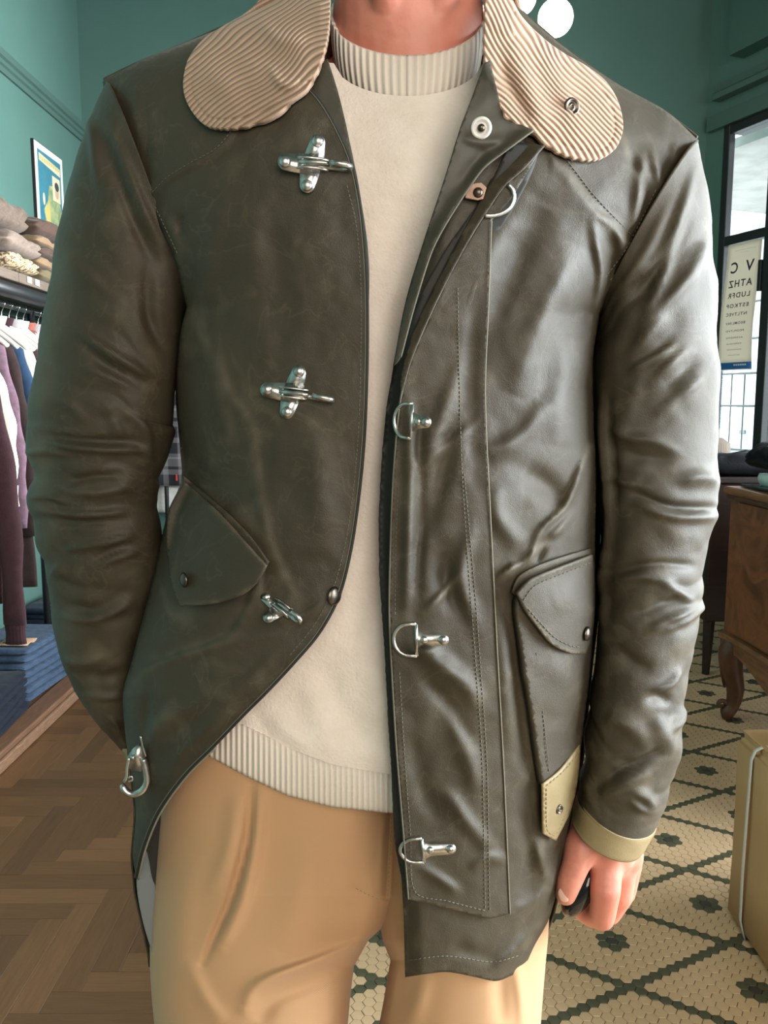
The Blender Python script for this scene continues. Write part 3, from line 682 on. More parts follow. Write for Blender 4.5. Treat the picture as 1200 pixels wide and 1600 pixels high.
ST_SL = [([(118, 509), (150, 538), (204, 570), (242, 592)], 8, 5), ([(125, 530), (160, 565), (220, 600)], 9, -4), ([(129, 576), (165, 588), (204, 602)], 6, 3), ([(89, 624), (110, 632), (129, 657)], 6, 3),
 ([(67, 691), (134, 701), (228, 704)], 6, 5), ([(60, 680), (134, 688), (220, 690)], 6, -4), ([(40, 708), (80, 706), (108, 712)], 5, 4), ([(113, 753), (150, 745), (190, 743)], 7, -4), ([(100, 765), (150, 770), (200, 762)], 9, 4),
 ([(48, 777), (80, 776), (108, 788)], 5, 4), ([(60, 797), (129, 804), (194, 799)], 5, 5), ([(60, 810), (129, 817), (200, 812)], 6, -4), ([(102, 862), (150, 850), (210, 836)], 5, 5), ([(145, 878), (170, 862), (204, 850)], 5, -5), ([(150, 884), (180, 872), (215, 862)], 5, 4),
 ([(99, 962), (130, 968), (165, 962), (206, 938)], 6, 4), ([(99, 950), (150, 950), (200, 922)], 8, -3), ([(80, 900), (95, 890), (100, 905)], 8, 4), ([(102, 1032), (130, 1036), (158, 1028)], 7, 4), ([(120, 1052), (160, 1060), (200, 1050)], 10, -5), ([(132, 1086), (165, 1090), (196, 1086)], 6, 4), ([(165, 1120), (180, 1130), (186, 1150)], 5, 3),
 ([(140, 190), (146, 230), (152, 292)], 8, 4), ([(172, 190), (192, 245), (220, 315), (258, 392)], 10, 5), ([(160, 200), (178, 260), (210, 345), (250, 430)], 10, -4), ([(100, 400), (130, 430), (160, 440)], 14, 3),
 ([(232, 420), (236, 500), (262, 560)], 10, -5), ([(205, 640), (222, 660), (238, 720)], 6, 3), ([(165, 630), (180, 660), (190, 690)], 6, 3)]
wear_edge = lambda u, v: np.clip(.65*np.exp(-((u - pl(v, [(430, 92), (560, 70), (700, 55), (850, 75), (1000, 110), (1100, 150)]))/22)**2)*(.6+.6*vnoise(u/30, v/60, 8)) + .5*np.exp(-((u-150)/22)**2 - ((v-1025)/16)**2), 0, 1)
sleeve('sleeve', SL, [.765, .765, .77, .775, .79, .82], [.075, .07, .066, .062, .05, .03], ST_SL, WAX, wear=wear_edge)
sleeve('cuff', [(184, 1156, 213, 1148), (192, 1172, 212, 1168), (199, 1186, 210, 1186)], [.815, .815], [.03, .028], [], TAN_WAX, n=8, m=40, noise=0, wrap=0)
SR = [(935, 492, 1090, 224), (933, 512, 1111, 325), (928, 560, 1118, 430), (926, 620, 1122, 550), (929, 700, 1124, 670), (935, 775, 1126, 755), (938, 850, 1112, 832), (938, 925, 1099, 905), (932, 1000, 1094, 972), (924, 1080, 1076, 1068), (915, 1150, 1065, 1160), (908, 1205, 1046, 1238), (902, 1243, 1024, 1290)]
ST_SR = [([(1087, 240), (1070, 310), (1053, 375), (1028, 450), (1003, 510)], 9, 6), ([(1105, 375), (1075, 435), (1020, 500), (985, 560)], 10, 5), ([(1075, 330), (1045, 400), (985, 470)], 12, -5), ([(1040, 320), (1010, 390), (960, 460)], 9, 4),
 ([(1003, 534), (1020, 515), (1040, 495)], 6, 4), ([(985, 583), (1020, 558), (1054, 538)], 7, 5), ([(1016, 596), (1045, 570), (1072, 544)], 7, 5), ([(1026, 646), (1060, 620), (1097, 588)], 7, 4), ([(1000, 570), (1030, 545), (1050, 525)], 7, -4), ([(1040, 605), (1070, 580), (1095, 555)], 8, -4),
 ([(954, 667), (985, 684), (1020, 688), (1060, 706)], 7, 4), ([(960, 700), (1000, 715), (1050, 720)], 12, -4), ([(1063, 752), (1090, 745), (1122, 752)], 12, 5), ([(994, 772), (1047, 792), (1119, 794)], 6, -6), ([(1000, 787), (1050, 806), (1114, 808)], 7, 5), ([(945, 745), (980, 755), (1016, 762)], 6, 3),
 ([(960, 897), (1016, 882), (1085, 884)], 6, -4), ([(958, 906), (1010, 900), (1060, 910)], 7, 4), ([(1035, 909), (1060, 925), (1079, 940)], 6, 4), ([(1010, 987), (1050, 965), (1098, 945)], 7, 5), ([(1039, 985), (1070, 970), (1098, 950)], 5, 4), ([(990, 960), (1020, 950), (1070, 930)], 8, -4),
 ([(1020, 1077), (1045, 1070), (1066, 1046)], 6, 5), ([(1010, 1094), (1030, 1090), (1050, 1098)], 8, -6), ([(1050, 1141), (1064, 1125), (1070, 1105)], 6, 5), ([(1020, 1120), (1040, 1150), (1045, 1180)], 14, 4), ([(927, 1232), (965, 1205), (1000, 1193), (1035, 1170)], 8, -6), ([(940, 1245), (980, 1222), (1020, 1205)], 8, 4),
 ([(987, 1237), (1010, 1245), (1020, 1265)], 8, 5), ([(985, 1250), (1000, 1262), (1015, 1268)], 6, 4), ([(960, 1010), (990, 1040), (1020, 1045)], 12, -4), ([(945, 1120), (980, 1130), (1010, 1160)], 14, 4),
 ([(938, 600), (945, 720), (952, 800), (944, 900), (940, 1000)], 6, 4), ([(950, 620), (958, 720), (962, 800)], 6, -3)]
wear_r = lambda u, v: np.clip(.35*(vnoise(u/22, v/26, 12) > .35)*(v > 880) + .25*np.exp(-((u-948)/6)**2), 0, .6)
sleeve('sleeve', SR, [.755, .755, .75, .745, .735, .735], [.072, .068, .066, .062, .056, .05], ST_SR, WAX, wear=wear_r)
sleeve('cuff', [(905, 1236, 1025, 1286), (900, 1245, 1025, 1292), (896, 1258, 1016, 1308), (892, 1269, 1006, 1322)], [.735, .735], [.0525, .051], [], TAN_WAX, n=24, m=64, noise=.4, wrap=0)

# ---- corduroy collar
def col_d(u, v):
    return torso(u, v, L=300) - .013
def hem_band(edge, w=13):
    q = catmull(edge, 6)
    return lambda u, v: np.exp(-((bdist(q, np.stack([u, v], -1)) - w)/2.2)**2)
CL = [(517, -40, 1), (514, 40), (505, 85), (490, 120), (478, 140, 1), (455, 158), (428, 180), (390, 195), (350, 200), (322, 196), (304, 180), (290, 155), (286, 128), (294, 92), (318, 60), (345, 42), (390, 15), (440, -40, 1)]
def wl(u, v): return (.60*u + .80*v + 7*np.sin((u-280)/48.) + 14*np.exp(-((u-480)/40.)**2 - ((v-60)/60.)**2)*1.5 + 4*vnoise(u/40, v/40, 21)) * 2*np.pi/7.6
def wr(u, v): return (.80*u - .60*v + 9*np.sin((v-40)/38.) + 5*vnoise(u/40, v/45, 23)) * 2*np.pi/7.8
CLE = [p[:2] for p in CL[4:16]]
hb = hem_band(CLE)
CLB, CRB = catmull(CL, 5, True), None
def bfade(B, u, v): return np.clip(bdist(B, np.stack([u, v], -1))/7, .12, 1)
def cl_h(u, v): return .0006*np.sin(wl(u, v))*bfade(CLB, u, v) - .0011*hb(u, v) + strokes_h([([(400, 30), (440, 60), (480, 60)], 12, 5), ([(380, 60), (430, 90), (470, 100)], 16, -4), ([(420, 100), (440, 130), (470, 128)], 9, 4), ([(310, 90), (345, 120), (370, 170)], 22, 4)], u, v) + .0015*vnoise(u/50, v/50, 31)
collar = panel('collar', CL, col_d, CORD, jacket, 2.3, step=3, hmap=cl_h, thick=.004, attrs={'wale': wl})
CR = [(762, -40, 1), (757, 30), (757, 88), (766, 120), (776, 150), (790, 182, 1), (835, 208), (850, 222), (880, 240), (915, 249), (940, 247), (962, 232), (973, 205), (972, 180), (963, 152), (945, 125), (915, 102), (880, 82), (850, 60), (815, 25), (800, -5), (790, -40, 1)]
CRE = [p[:2] for p in CR[6:20]]; hr_ = hem_band(CRE)
CRB = catmull(CR, 5, True)
def cr_h(u, v): return .0006*np.sin(wr(u, v))*bfade(CRB, u, v) - .0011*hr_(u, v) + strokes_h([([(800, 60), (820, 120), (850, 190)], 16, 5), ([(780, 90), (795, 130), (830, 190)], 10, -4), ([(850, 90), (880, 140), (900, 200)], 16, 3), ([(765, 30), (785, 45), (805, 55)], 9, 4)], u, v) + .0015*vnoise(u/50, v/50, 33)
panel('collar', CR, col_d, CORD, jacket, 2.3, step=3, hmap=cr_h, thick=.004, attrs={'wale': wr})
# collar stand behind the neck
rg = []
for j in range(25):
    th = math.pi*j/24; c, s = math.cos(th), math.sin(th)
    rg.append([(.02 + .085*c, .745 + .085*s, 1.50), (.02+.083*c, .745+.083*s, 1.555), (.02+.088*c, .745+.093*s, 1.565), (.02+.098*c, .745+.113*s, 1.54), (.02+.10*c, .745+.122*s, 1.49)])
v_, f_ = sweep(np.array(rg), False); cb = mk('collar', v_, f_, CORD, jacket); attr(cb, 'wale', [p[0]*900 for p in v_])
cb.modifiers.new('thickness', 'SOLIDIFY').thickness = .004

# ---- pockets
RF = [(808, 928, 1), (830, 906), (870, 889), (926, 867, 1), (929, 900), (929, 960), (924, 1002), (915, 1021, 1), (890, 1020), (862, 1006), (838, 977), (820, 952)]
def flap_h(u, v): return .005*sm((v-880)/120) + noise_h(u, v)*.8 + strokes_h([([(808, 928), (830, 906), (870, 889), (926, 867)], 5, 2, 's'), ([(860, 940), (900, 930)], 20, 2)], u, v)
pocket_r = panel('pocket', [(810, 935), (860, 915), (926, 905, 1), (926, 1000), (918, 1090), (907, 1175, 1), (848, 1228, 1), (838, 1160), (829, 1100), (818, 1030)], off(.012), WAX, jacket, 5, hmap=lambda u, v: noise_h(u, v) + strokes_h([([(850, 1040), (890, 1060), (915, 1100)], 20, 3), ([(840, 1110), (870, 1130)], 14, -2)], u, v), thick=.006,
   attrs={'wear': lambda u, v: np.zeros_like(u)})
panel('pocket_flap', RF, off(.016), WAX, jacket, 4, hmap=flap_h, thick=.0028, attrs={'wear': wear_fn([[(818, 950), (838, 975), (862, 1005), (890, 1019), (915, 1020)], [(830, 906), (870, 889), (926, 867)]], 4, .9)})
panel('pocket_welt', [(800, 925, 1), (812, 900), (850, 880), (925, 856, 1), (926, 868, 1), (870, 890), (830, 907), (806, 932, 1)], off(.006), WAX, jacket, 4, hmap=noise_h, attrs={'wear': lambda u, v: np.full_like(u, .25)})
TAB = [(848, 1226, 1), (876, 1203), (907, 1163, 1), (905, 1205), (894, 1262), (869, 1314, 1), (849, 1303, 1)]
tab_r = panel('pocket_patch', TAB, off(.0155), TAN_WAX, jacket, 4, hmap=lambda u, v: strokes_h([([(850, 1292), (868, 1300), (880, 1285)], 3, .8)], u, v) + .4*noise_h(u, v), thick=.002)
LF = [(288, 752, 1), (340, 800), (380, 845), (416, 884, 1), (404, 906), (380, 928), (335, 943), (281, 947, 1), (268, 915), (261, 860), (264, 800)]
panel('pocket_flap', LF, lambda u, v: torso(np.maximum(u, pl(v, LS)+16), v) - .012, WAX, jacket, 4, hmap=lambda u, v: .004*sm((v-800)/120) + noise_h(u, v), thick=.0028, attrs={'wear': wear_fn([[(281, 945), (335, 942), (380, 927), (416, 885)], [(288, 752), (340, 800), (416, 884)]], 4, .7)})
panel('pocket_welt', [(285, 742, 1), (345, 792), (388, 835), (420, 878, 1), (414, 890, 1), (372, 850), (335, 812), (288, 768, 1)], lambda u, v: torso(np.maximum(u, pl(v, LS)+16), v) - .007, WAX, jacket, 4, attrs={'wear': lambda u, v: np.zeros_like(u)})

# ---- seams: dashed stitches and piping, each a joined piece of real thread
def surf(base, d): return lambda u, v: base(u, v) - d
def line3(pts, dfn, step=5):
    q = catmull(pts, step); return P(q[:, 0], q[:, 1], dfn(q[:, 0], q[:, 1]))
def piping(name, pts, dfn, r, matl, parent=None):
    v, f = tube_pts(list(line3(pts, dfn)), r, 6); return mk(name, v, f, matl, parent or jacket)
def stitches(lines, dfn, r=.00042, parent=None, matl=None):
    mb = MB()
    for pts in lines:
        q = catmull(pts, 1.5); k = np.concatenate([[0], np.cumsum(np.linalg.norm(np.diff(q, axis=0), axis=1))])
        for s in np.arange(0, k[-1]-4, 7.0):
            uu = np.interp([s, s+2, s+4.2], k, q[:, 0]); vv = np.interp([s, s+2, s+4.2], k, q[:, 1])
            y = dfn(uu, vv); y = y - np.array([0, .0003, 0])
            mb.tube(list(P(uu, vv, y)), r, 4)
    o = mb.build('stitching', matl or THREAD, parent or jacket, kind='stuff'); return o
Dl = lambda u, v: torso(u, v) - h_left(u, v) - .0003
Dr = lambda u, v: torso(u, v) - h_right(u, v) - .0003
Dp = lambda u, v: torso(u, v) - .006 - h_plk(u, v) - .0003
Dpk = lambda u, v: torso(u, v) - .0125
def shift(pts, dx, dy): return [(a+dx, b+dy) for a, b in pts]
stitches([shift(YOKE_L, -2, -9), shift(ARM_L[1:], 9, 0)[:4], [(542, 290), (556, 350), (563, 430), (564, 520), (562, 620), (558, 700), (550, 780), (538, 855), (520, 920), (492, 975), (452, 1025)]], Dl)
stitches([shift(YOKE_R, 6, -10), shift(ARM_R[1:-1], -14, -6), shift(ARM_R[1:-1], -6, -2), [(640, 1500), (700, 1494), (770, 1503), (815, 1492)]], Dr)
stitches([[(715, 450), (718, 600), (722, 740), (733, 900), (745, 1060), (754, 1200), (758, 1425)], [(725, 740), (740, 900), (752, 1060), (761, 1200), (765, 1428)], [(622, 760), (618, 860), (617, 960)], [(624, 1050), (632, 1180), (641, 1300), (648, 1392), (700, 1408), (758, 1423)]], Dp)
stitches([[(838, 1020), (848, 1110), (858, 1205)]], Dpk)
stitches([[(818, 938), (836, 915), (872, 899), (924, 879)], [(826, 952), (846, 975), (868, 997), (895, 1010), (912, 1011)]], lambda u, v: torso(u, v) - .016 - flap_h(u, v) - .0003, r=.0005)
stitches([[(854, 1228), (880, 1206), (902, 1180)], [(854, 1232), (855, 1296), (868, 1304), (888, 1262)]], lambda u, v: torso(u, v) - .0162, matl=TAN_WAX)
piping('piping', PIPE, lambda u, v: torso(u, v) - .0068 - h_plk(u, v), .0006, THREAD_LT)
piping('piping', PL_EDGE, lambda u, v: torso(u, v) - .0075 - h_plk(u, v), .0007, THREAD)
piping('piping', [(833, 204), (784, 240), (756, 262), (730, 297), (694, 354), (673, 396), (648, 475), (626, 558)], lambda u, v: torso(u, v) - .006 - f_h(u, v), .0008, THREAD)
LE = [p[:2] for p in L_POLY[8:29]]
piping('piping', LE, lambda u, v: torso(u, v) - h_left(u, v) + .0004, .0013, DARK_CLOTH_AND_SHADE)
piping('piping', shift(LE[:], -3, -1), lambda u, v: torso(u, v) - h_left(u, v) - .0004, .0006, THREAD)
piping('piping', shift(LE[16:], 3, 2), lambda u, v: torso(u, v) - h_left(u, v) + .001, .0009, THREAD_LT)

# ---- metal fittings
S = 1/2080.
def seat(u, v, y, roll=0, yaw=0, tilt=0, sc=1.0):
    return Matrix.Translation(V3(u, v, y)) @ Matrix.Rotation(math.radians(roll), 4, 'Y') @ Matrix.Rotation(math.radians(yaw), 4, 'Z') @ Matrix.Rotation(math.radians(tilt), 4, 'X') @ Matrix.Scale(S*sc, 4)
def plate2d(poly, t, y0=0):
    n = len(poly); v = [(x, y0, z) for x, z in poly] + [(x, y0-t, z) for x, z in poly]
    return v, [tuple(range(n))[::-1], tuple(range(n, 2*n))] + [(i, (i+1) % n, n+(i+1) % n, n+i) for i in range(n)]
def lobe(x0, z0, x1, z1, r0, r1, seg=8):
    d = math.atan2(z1-z0, x1-x0); out = []
    out.append((x0 + r0*math.cos(d-1.57), z0 + r0*math.sin(d-1.57)))
    for i in range(seg+1):
        a = d - 1.57 + 3.14*i/seg; out.append((x1 + r1*math.cos(a), z1 + r1*math.sin(a)))
    out.append((x0 + r0*math.cos(d+1.57), z0 + r0*math.sin(d+1.57)))
    return out
def dome(mb, x, z, r, y, M_):
    prof = [(r, 0), (r*.92, r*.3), (r*.65, r*.55), (r*.3, r*.68), (.01, r*.72)]
    mb.lathe(prof, (0, 0, 0), 14, M_ @ Matrix.Translation((x, y, z)) @ Matrix.Rotation(math.radians(90), 4, 'X'))
def clasp(M_, hook=62, label=None):
    mb = MB()
    for (a, b, c, d, r0, r1) in ((8, 0, -40, 0, 17, 12), (0, 0, 6, 33, 17, 11.5), (-2, 0, -6, -30, 17, 11.5)): mb.add(plate2d(lobe(a, b, c, d, r0, r1), 3), M_)
    for x, z in ((-41, 0), (6, 34), (-6, -31)): dome(mb, x, z, 9, -3, M_)
    for z in (7, -7):   # channel cheeks
        pr = [(-24, 0), (26, 0), (24, -9), (12, -15), (-14, -15), (-22, -10)]
        v = [(x, y, z-1.6) for x, y in pr] + [(x, y, z+1.6) for x, y in pr]; n = 6
        mb.add((v, [tuple(range(n)), tuple(range(n, 2*n))[::-1]] + [(i, n+i, n+(i+1) % n, (i+1) % n) for i in range(n)]), M_)
    def T(pts, r): mb.add(tube_pts([np.array(p, float) for p in pts], r, 8), M_)
    T([(-20, -11, 0), (0, -16, 0), (18, -19, 0), (26, -18, -1)], 3.4)             # tongue
    T([(-14, -7, -1), (14, -8, -2), (36, -9, -3), (hook-10, -11, -4), (hook, -17, -4), (hook, -24, -3), (hook-7, -28, -2), (hook-20, -27, -1), (hook-30, -23, 0)], [3.5, 4.5, 4.8, 5, 5, 5, 5, 5, 4])
    T([(-16, -9, -9), (-16, -9, 9)], 3)                                           # hinge pin
    return mb.build('clasp', NICKEL, jacket, smooth=True)
def yl(u, v): return float(Dl(np.array([u]), np.array([v]))[0])
def yr_(u, v): return float(Dp(np.array([u]), np.array([v]))[0])
clasp(seat(488, 258, yl(488, 262) - .0008, 4, 6), 56)
clasp(seat(458, 614, yl(458, 616) - .0008, 7, -2), 64)
c3 = clasp(seat(440, 952, yl(440, 952) - .001, 33, -22, -38, .82), 52)
# the lowest clasp hangs in profile off the swung-out hem
def clasp_profile():
    mb = MB(); y = .690
    poly = [(198, 1196), (199, 1182), (206, 1172), (216, 1164), (222, 1168), (226, 1182), (228, 1198), (220, 1206), (206, 1204)]
    a = [P(u, v, y) for u, v in poly]; n = len(a); b = [p + np.array([0, .005, 0]) for p in a]
    mb.add((a + b, [tuple(range(n)), tuple(range(n, 2*n))[::-1]] + [(i, n+i, n+(i+1) % n, (i+1) % n) for i in range(n)]))
    q = catmull([(224, 1185), (229, 1205), (230, 1222), (222, 1236), (208, 1241), (196, 1236), (191, 1226)], 3); mb.tube(list(P(q[:, 0], q[:, 1], y)), [.0032]*(len(q)-2) + [.0028, .002], 10)
    q = catmull([(202, 1184), (199, 1200), (198, 1214), (194, 1222)], 3); mb.tube(list(P(q[:, 0], q[:, 1], y)), .0014, 8)
    q = catmull([(200, 1216), (206, 1213), (207, 1219), (201, 1221)], 2); mb.tube(list(P(q[:, 0], q[:, 1], y-.001)), .0009, 6)
    q = catmull([(220, 1150), (223, 1165), (228, 1182)], 3); mb.tube(list(P(q[:, 0], q[:, 1], y-.002)), .0011, 6)
    mb.lathe([(.0022, 0), (.0022, .002), (.0001, .0026)], (0, 0, 0), 10, Matrix.Translation(V3(208, 1183, y-.0005)) @ Matrix.Rotation(1.57, 4, 'X'))
    return mb.build('clasp', NICKEL, jacket, smooth=True)
clasp_profile()
def d_ring(M_, w=46, h=26, plate=True):
    mb = MB(); pts = [(w*.42, -3, -h), (w*.42, -3, h)]
    arc = [(w*.42 - 12 - (w-14)*math.sin(math.pi*i/14)*.62 if True else 0, -3, h*math.cos(math.pi*i/14)) for i in range(1, 14)]
    loop = [(w*.42, -3, h), (w*.42-10, -3, h)] + [(w*.42-12-(w-12)*.62*math.sin(math.pi*i/14), -3, h*math.cos(math.pi*i/14)) for i in range(1, 14)] + [(w*.42-10, -3, -h), (w*.42, -3, -h)]
    mb.add(tube_pts([np.array(p, float) for p in pts], 2.8, 8), M_); mb.add(tube_pts([np.array(p, float) for p in loop], 3.0, 8), M_)
    if plate:
        x0 = w*.42
        mb.add(plate2d([(x0-2, 17), (x0+6, 12), (x0+12, 10)] + [(x0+plate + 9*math.sin(math.pi*i/8), 9*math.cos(math.pi*i/8)) for i in range(9)] + [(x0+12, -11), (x0+6, -14), (x0-2, -18)], 3.2, 0), M_)
        dome(mb, x0+12, 0, 6.5, -3.2, M_); dome(mb, x0+plate, 0, 7.5, -3.2, M_)
    return mb.build('d_ring', NICKEL, jacket, smooth=True)
d_ring(seat(629, 657, yr_(634, 657) - .0012, 3, -38, 0), 46, 26, 26)
d_ring(seat(630, 999, yr_(640, 999) - .0012, -2, -8, 0), 52, 26, 42)
d_ring(seat(640, 1328, yr_(650, 1328) - .0012, -6, -6, 0), 54, 21, 46)
dr = MB(); q = catmull([(757, 337), (770, 337), (785, 333), (797, 324), (803, 310), (801, 297), (794, 288)], 3); dr.tube(list(P(q[:, 0], q[:, 1], torso(q[:, 0], q[:, 1]) - .007)), .0016, 8); dr.build('d_ring', NICKEL, jacket, smooth=True)
tb = MB(); tb.add(plate2d([(-18, 4), (-12, 14), (8, 16), (18, 8), (12, -12), (2, -14), (-20, -10)], 5), seat(744, 301, float(torso(np.array([746.]), np.array([301.]))[0]) - .0035, 0, 0, 0, .85)); lt = tb.build('leather_tab', LEATHER, jacket, bevel=.0006)
rv = MB(); dome(rv, 0, 0, 8, 0, seat(747, 301, float(torso(np.array([750.]), np.array([302.]))[0]) - .0056)); rv.build('rivet', DARK_METAL, jacket, smooth=True)
def snap(u, v, y, r, matl, tilt=(0, 0), ring=True, name='snap_button'):
    mb = MB(); M_ = Matrix.Translation(V3(u, v, y)) @ Matrix.Rotation(math.radians(tilt[0]), 4, 'Z') @ Matrix.Rotation(math.radians(90 + tilt[1]), 4, 'X')
    pr = [(r, 0), (r, .0008), (r*.9, .0018), (r*.72, .0018), (r*.62, .0008), (r*.42, .0006), (r*.34, .0014), (r*.2, .0014), (r*.14, .0002), (.0001, .0002)] if ring else [(r, 0), (r*.98, .001), (r*.75, .0022), (r*.35, .0029), (.0001, .003)]
    mb.lathe(pr, (0, 0, 0), 28, M_); return mb.build(name, matl, jacket, smooth=True)
yc_ = lambda u, v: float(col_d(np.array([u]), np.array([v]))[0])
snap(893, 167, yc_(893., 167.) - .001 - float(cr_h(np.array([893.]), np.array([167.]))[0]), .0066, DARK_METAL, (20, 0))
snap(752, 200, float(torso(np.array([752.]), np.array([200.]))[0]) - .0085, .0075, mat('white_enamel', (.72, .70, .67), .3), (-10, 12))
snap(752, 200, float(torso(np.array([752.]), np.array([200.]))[0]) - .0096, .0028, DARK_METAL, (-10, 12), False, 'snap_socket')
snap(288, 906, float(torso(np.array([290.]), np.array([906.]))[0]) - .0185, .0062, DARK_METAL, (-52, 0), False)
snap(917, 990, float(torso(np.array([915.]), np.array([990.]))[0]) - .0215, .0062, DARK_METAL, (55, 0), False)
snap(522, 931, yl(522, 931) - .0006, .0075, DARK_METAL, (50, 0), False)
snap(873, 1264, float(torso(np.array([873.]), np.array([1264.]))[0]) - .0158, .0042, DARK_METAL, (35, 0), True, 'eyelet')

# ---- sweater
def sw_d(u, v): 
    q = np.clip((v + 20)/330, 0, 1); s = np.clip((u-600)/400, -1, 1)
    return .765 - (.052 + .043*sm(q)) * (1 - np.abs(s)**2.2)**(1/2.2)
ST_SW = [([(505, 1040), (530, 1100), (570, 1160)], 14, -4), ([(480, 1060), (500, 1130), (520, 1180)], 14, 5), ([(560, 1000), (590, 1080), (600, 1180)], 22, 5), ([(420, 1100), (450, 1140), (500, 1190)], 12, 4), ([(395, 1110), (420, 1150)], 8, -4), ([(600, 560), (590, 700), (575, 850)], 24, 5), ([(640, 300), (610, 460), (590, 560)], 26, -5), ([(600, 870), (570, 950), (540, 1010)], 18, -4), ([(570, 300), (600, 420), (640, 480)], 22, 3)]
def sw_h(u, v): return strokes_h(ST_SW, u, v) + .002*vnoise(u/80, v/110, 41) + .004*np.exp(-((v-pl(u, [(300, 1105), (385, 1140), (440, 1165), (520, 1195), (640, 1215)])+25)/22)**2)*(v > 900)
rowsv = np.linspace(95, 1212, 170); ring = []
ncol = 120
vv_, uu_ = [], []
for t in np.linspace(0, 1, 170):
    row = []
    for j in range(ncol):
        th = 2*np.pi*j/ncol; s = math.cos(th); front = math.sin(th) >= 0
        u = 590 + (265 + 33*sm(np.array([(t-.7)*3]))[0])*s
        du = abs(u-637); vtop = (94 + 56*math.sqrt(max(0, 1-(du/116)**2))) if du < 116 else 94 + (du-116)*.25
        vbot = pl(np.array([u]), [(200, 1050), (300, 1105), (385, 1140), (440, 1165), (520, 1195), (640, 1215), (760, 1205), (900, 1160), (1000, 1100)])[0]
        row.append((u, vtop + (vbot-vtop)*t, 1 if front else -1, s))
    ring.append(row)
R_ = np.array(ring); U = R_[:, :, 0].ravel(); Vv = R_[:, :, 1].ravel(); fr = R_[:, :, 2].ravel(); s_ = R_[:, :, 3].ravel()
q = np.clip((Vv + 20)/330, 0, 1); dd = np.where(fr > 0, .052 + .045*sm(q), .07 + .0*q)
Y = .765 - fr*dd*(1-np.abs(s_)**2.9)**(1/2.9) - np.where(fr > 0, sw_h(U, Vv), 0)*(1-np.abs(s_)**4)
X = P(U, Vv, Y)
v_, f_ = sweep(X.reshape(170, ncol, 3), True, False)
sweater = fix_normals(mk('sweater', v_, f_, SWEATER, person)); sweater['label'] = 'cream crew-neck knitted sweater under the jacket'
# ribbed hem
HB = [(200, 1110), (300, 1160), (330, 1184), (388, 1215), (450, 1244), (520, 1262), (600, 1270), (640, 1271), (760, 1262), (900, 1215), (1000, 1150)]
HT = [(200, 1050), (300, 1105), (385, 1140), (440, 1165), (520, 1195), (640, 1215), (760, 1205), (900, 1160), (1000, 1100)]
rg = []; ph = []
for t in np.linspace(-.06, 1, 16):
    row = []
    for j in range(360):
        th = 2*np.pi*j/360; s = math.cos(th); fs = math.sin(th); u = 590 + 300*s
        a, b = pl(np.array([u]), HT)[0], pl(np.array([u]), HB)[0]
        bul = -.003 + .006*math.sin(math.pi*min(1, max(0, t)))**.5 - .004*t
        y = .765 - (fs > 0 or -1)*((.099 if fs > 0 else .075) + bul)*(1-abs(s)**3.4)**(1/3.4)
        row.append(P(u, a + (b-a)*t, y)); ph.append(u*2*np.pi/8.6)
    rg.append(row)
rg[-1] = rg[-1]
v_, f_ = sweep(np.array(rg), True, False); hb_ = fix_normals(mk('ribbed_hem', v_, f_, KNIT, sweater)); attr(hb_, 'rib', ph)
md = hb_.modifiers.new('thickness', 'SOLIDIFY'); md.thickness = .004; md.offset = -1
# ribbed neckband
rg = []; ph = []
for t in np.linspace(0, 1, 22):
    row = []
    for j in range(300):
        th = 2*np.pi*j/300; sn, cs = math.sin(th), math.cos(th)
        bul = .005*math.sin(math.pi*t)**.6
        u = 637 + (121 + 3*t - 10*t*t)*sn; v = (22 + 64*cs)*(1-t) + (98 + 56*cs)*t
        y = .772 - (.068 + .014*t + bul)*(abs(cs)**.6)*(1 if cs > 0 else -1)
        row.append(P(u, v, y)); ph.append(j*2*np.pi/300*58)
    rg.append(row)
v_, f_ = sweep(np.array(rg), True, False); nb = fix_normals(mk('neckband', v_, f_, KNIT, sweater)); attr(nb, 'rib', ph)
md = nb.modifiers.new('thickness', 'SOLIDIFY'); md.thickness = .005; md.offset = -1

# ---- trousers
ST_TL = [([(394, 1225), (386, 1310), (362, 1400), (334, 1465), (318, 1505)], 6, -9), ([(406, 1230), (400, 1320), (378, 1410), (345, 1480)], 10, 8), ([(372, 1240), (358, 1330), (330, 1400)], 14, 4), ([(382, 1575), (395, 1545), (430, 1525), (500, 1500), (567, 1470), (606, 1438)], 9, 10), ([(400, 1600), (430, 1560), (500, 1530), (560, 1500)], 16, -8), ([(300, 1330), (280, 1450), (270, 1590)], 26, 5), ([(610, 1260), (607, 1340), (604, 1402)], 4, -4, 's'), ([(600, 1262), (596, 1340), (592, 1395)], 5, 2), ([(480, 1300), (470, 1400), (440, 1490)], 30, 4), ([(290, 1500), (320, 1560), (350, 1600)], 14, 4), ([(560, 1300), (560, 1400), (540, 1450)], 20, -3)]
ST_TR = [([(665, 1520), (655, 1560), (640, 1610)], 14, 5), ([(805, 1500), (815, 1560), (818, 1620)], 10, 5), ([(600, 1440), (618, 1500), (604, 1600)], 8, 4), ([(780, 1500), (785, 1600)], 12, -4)]
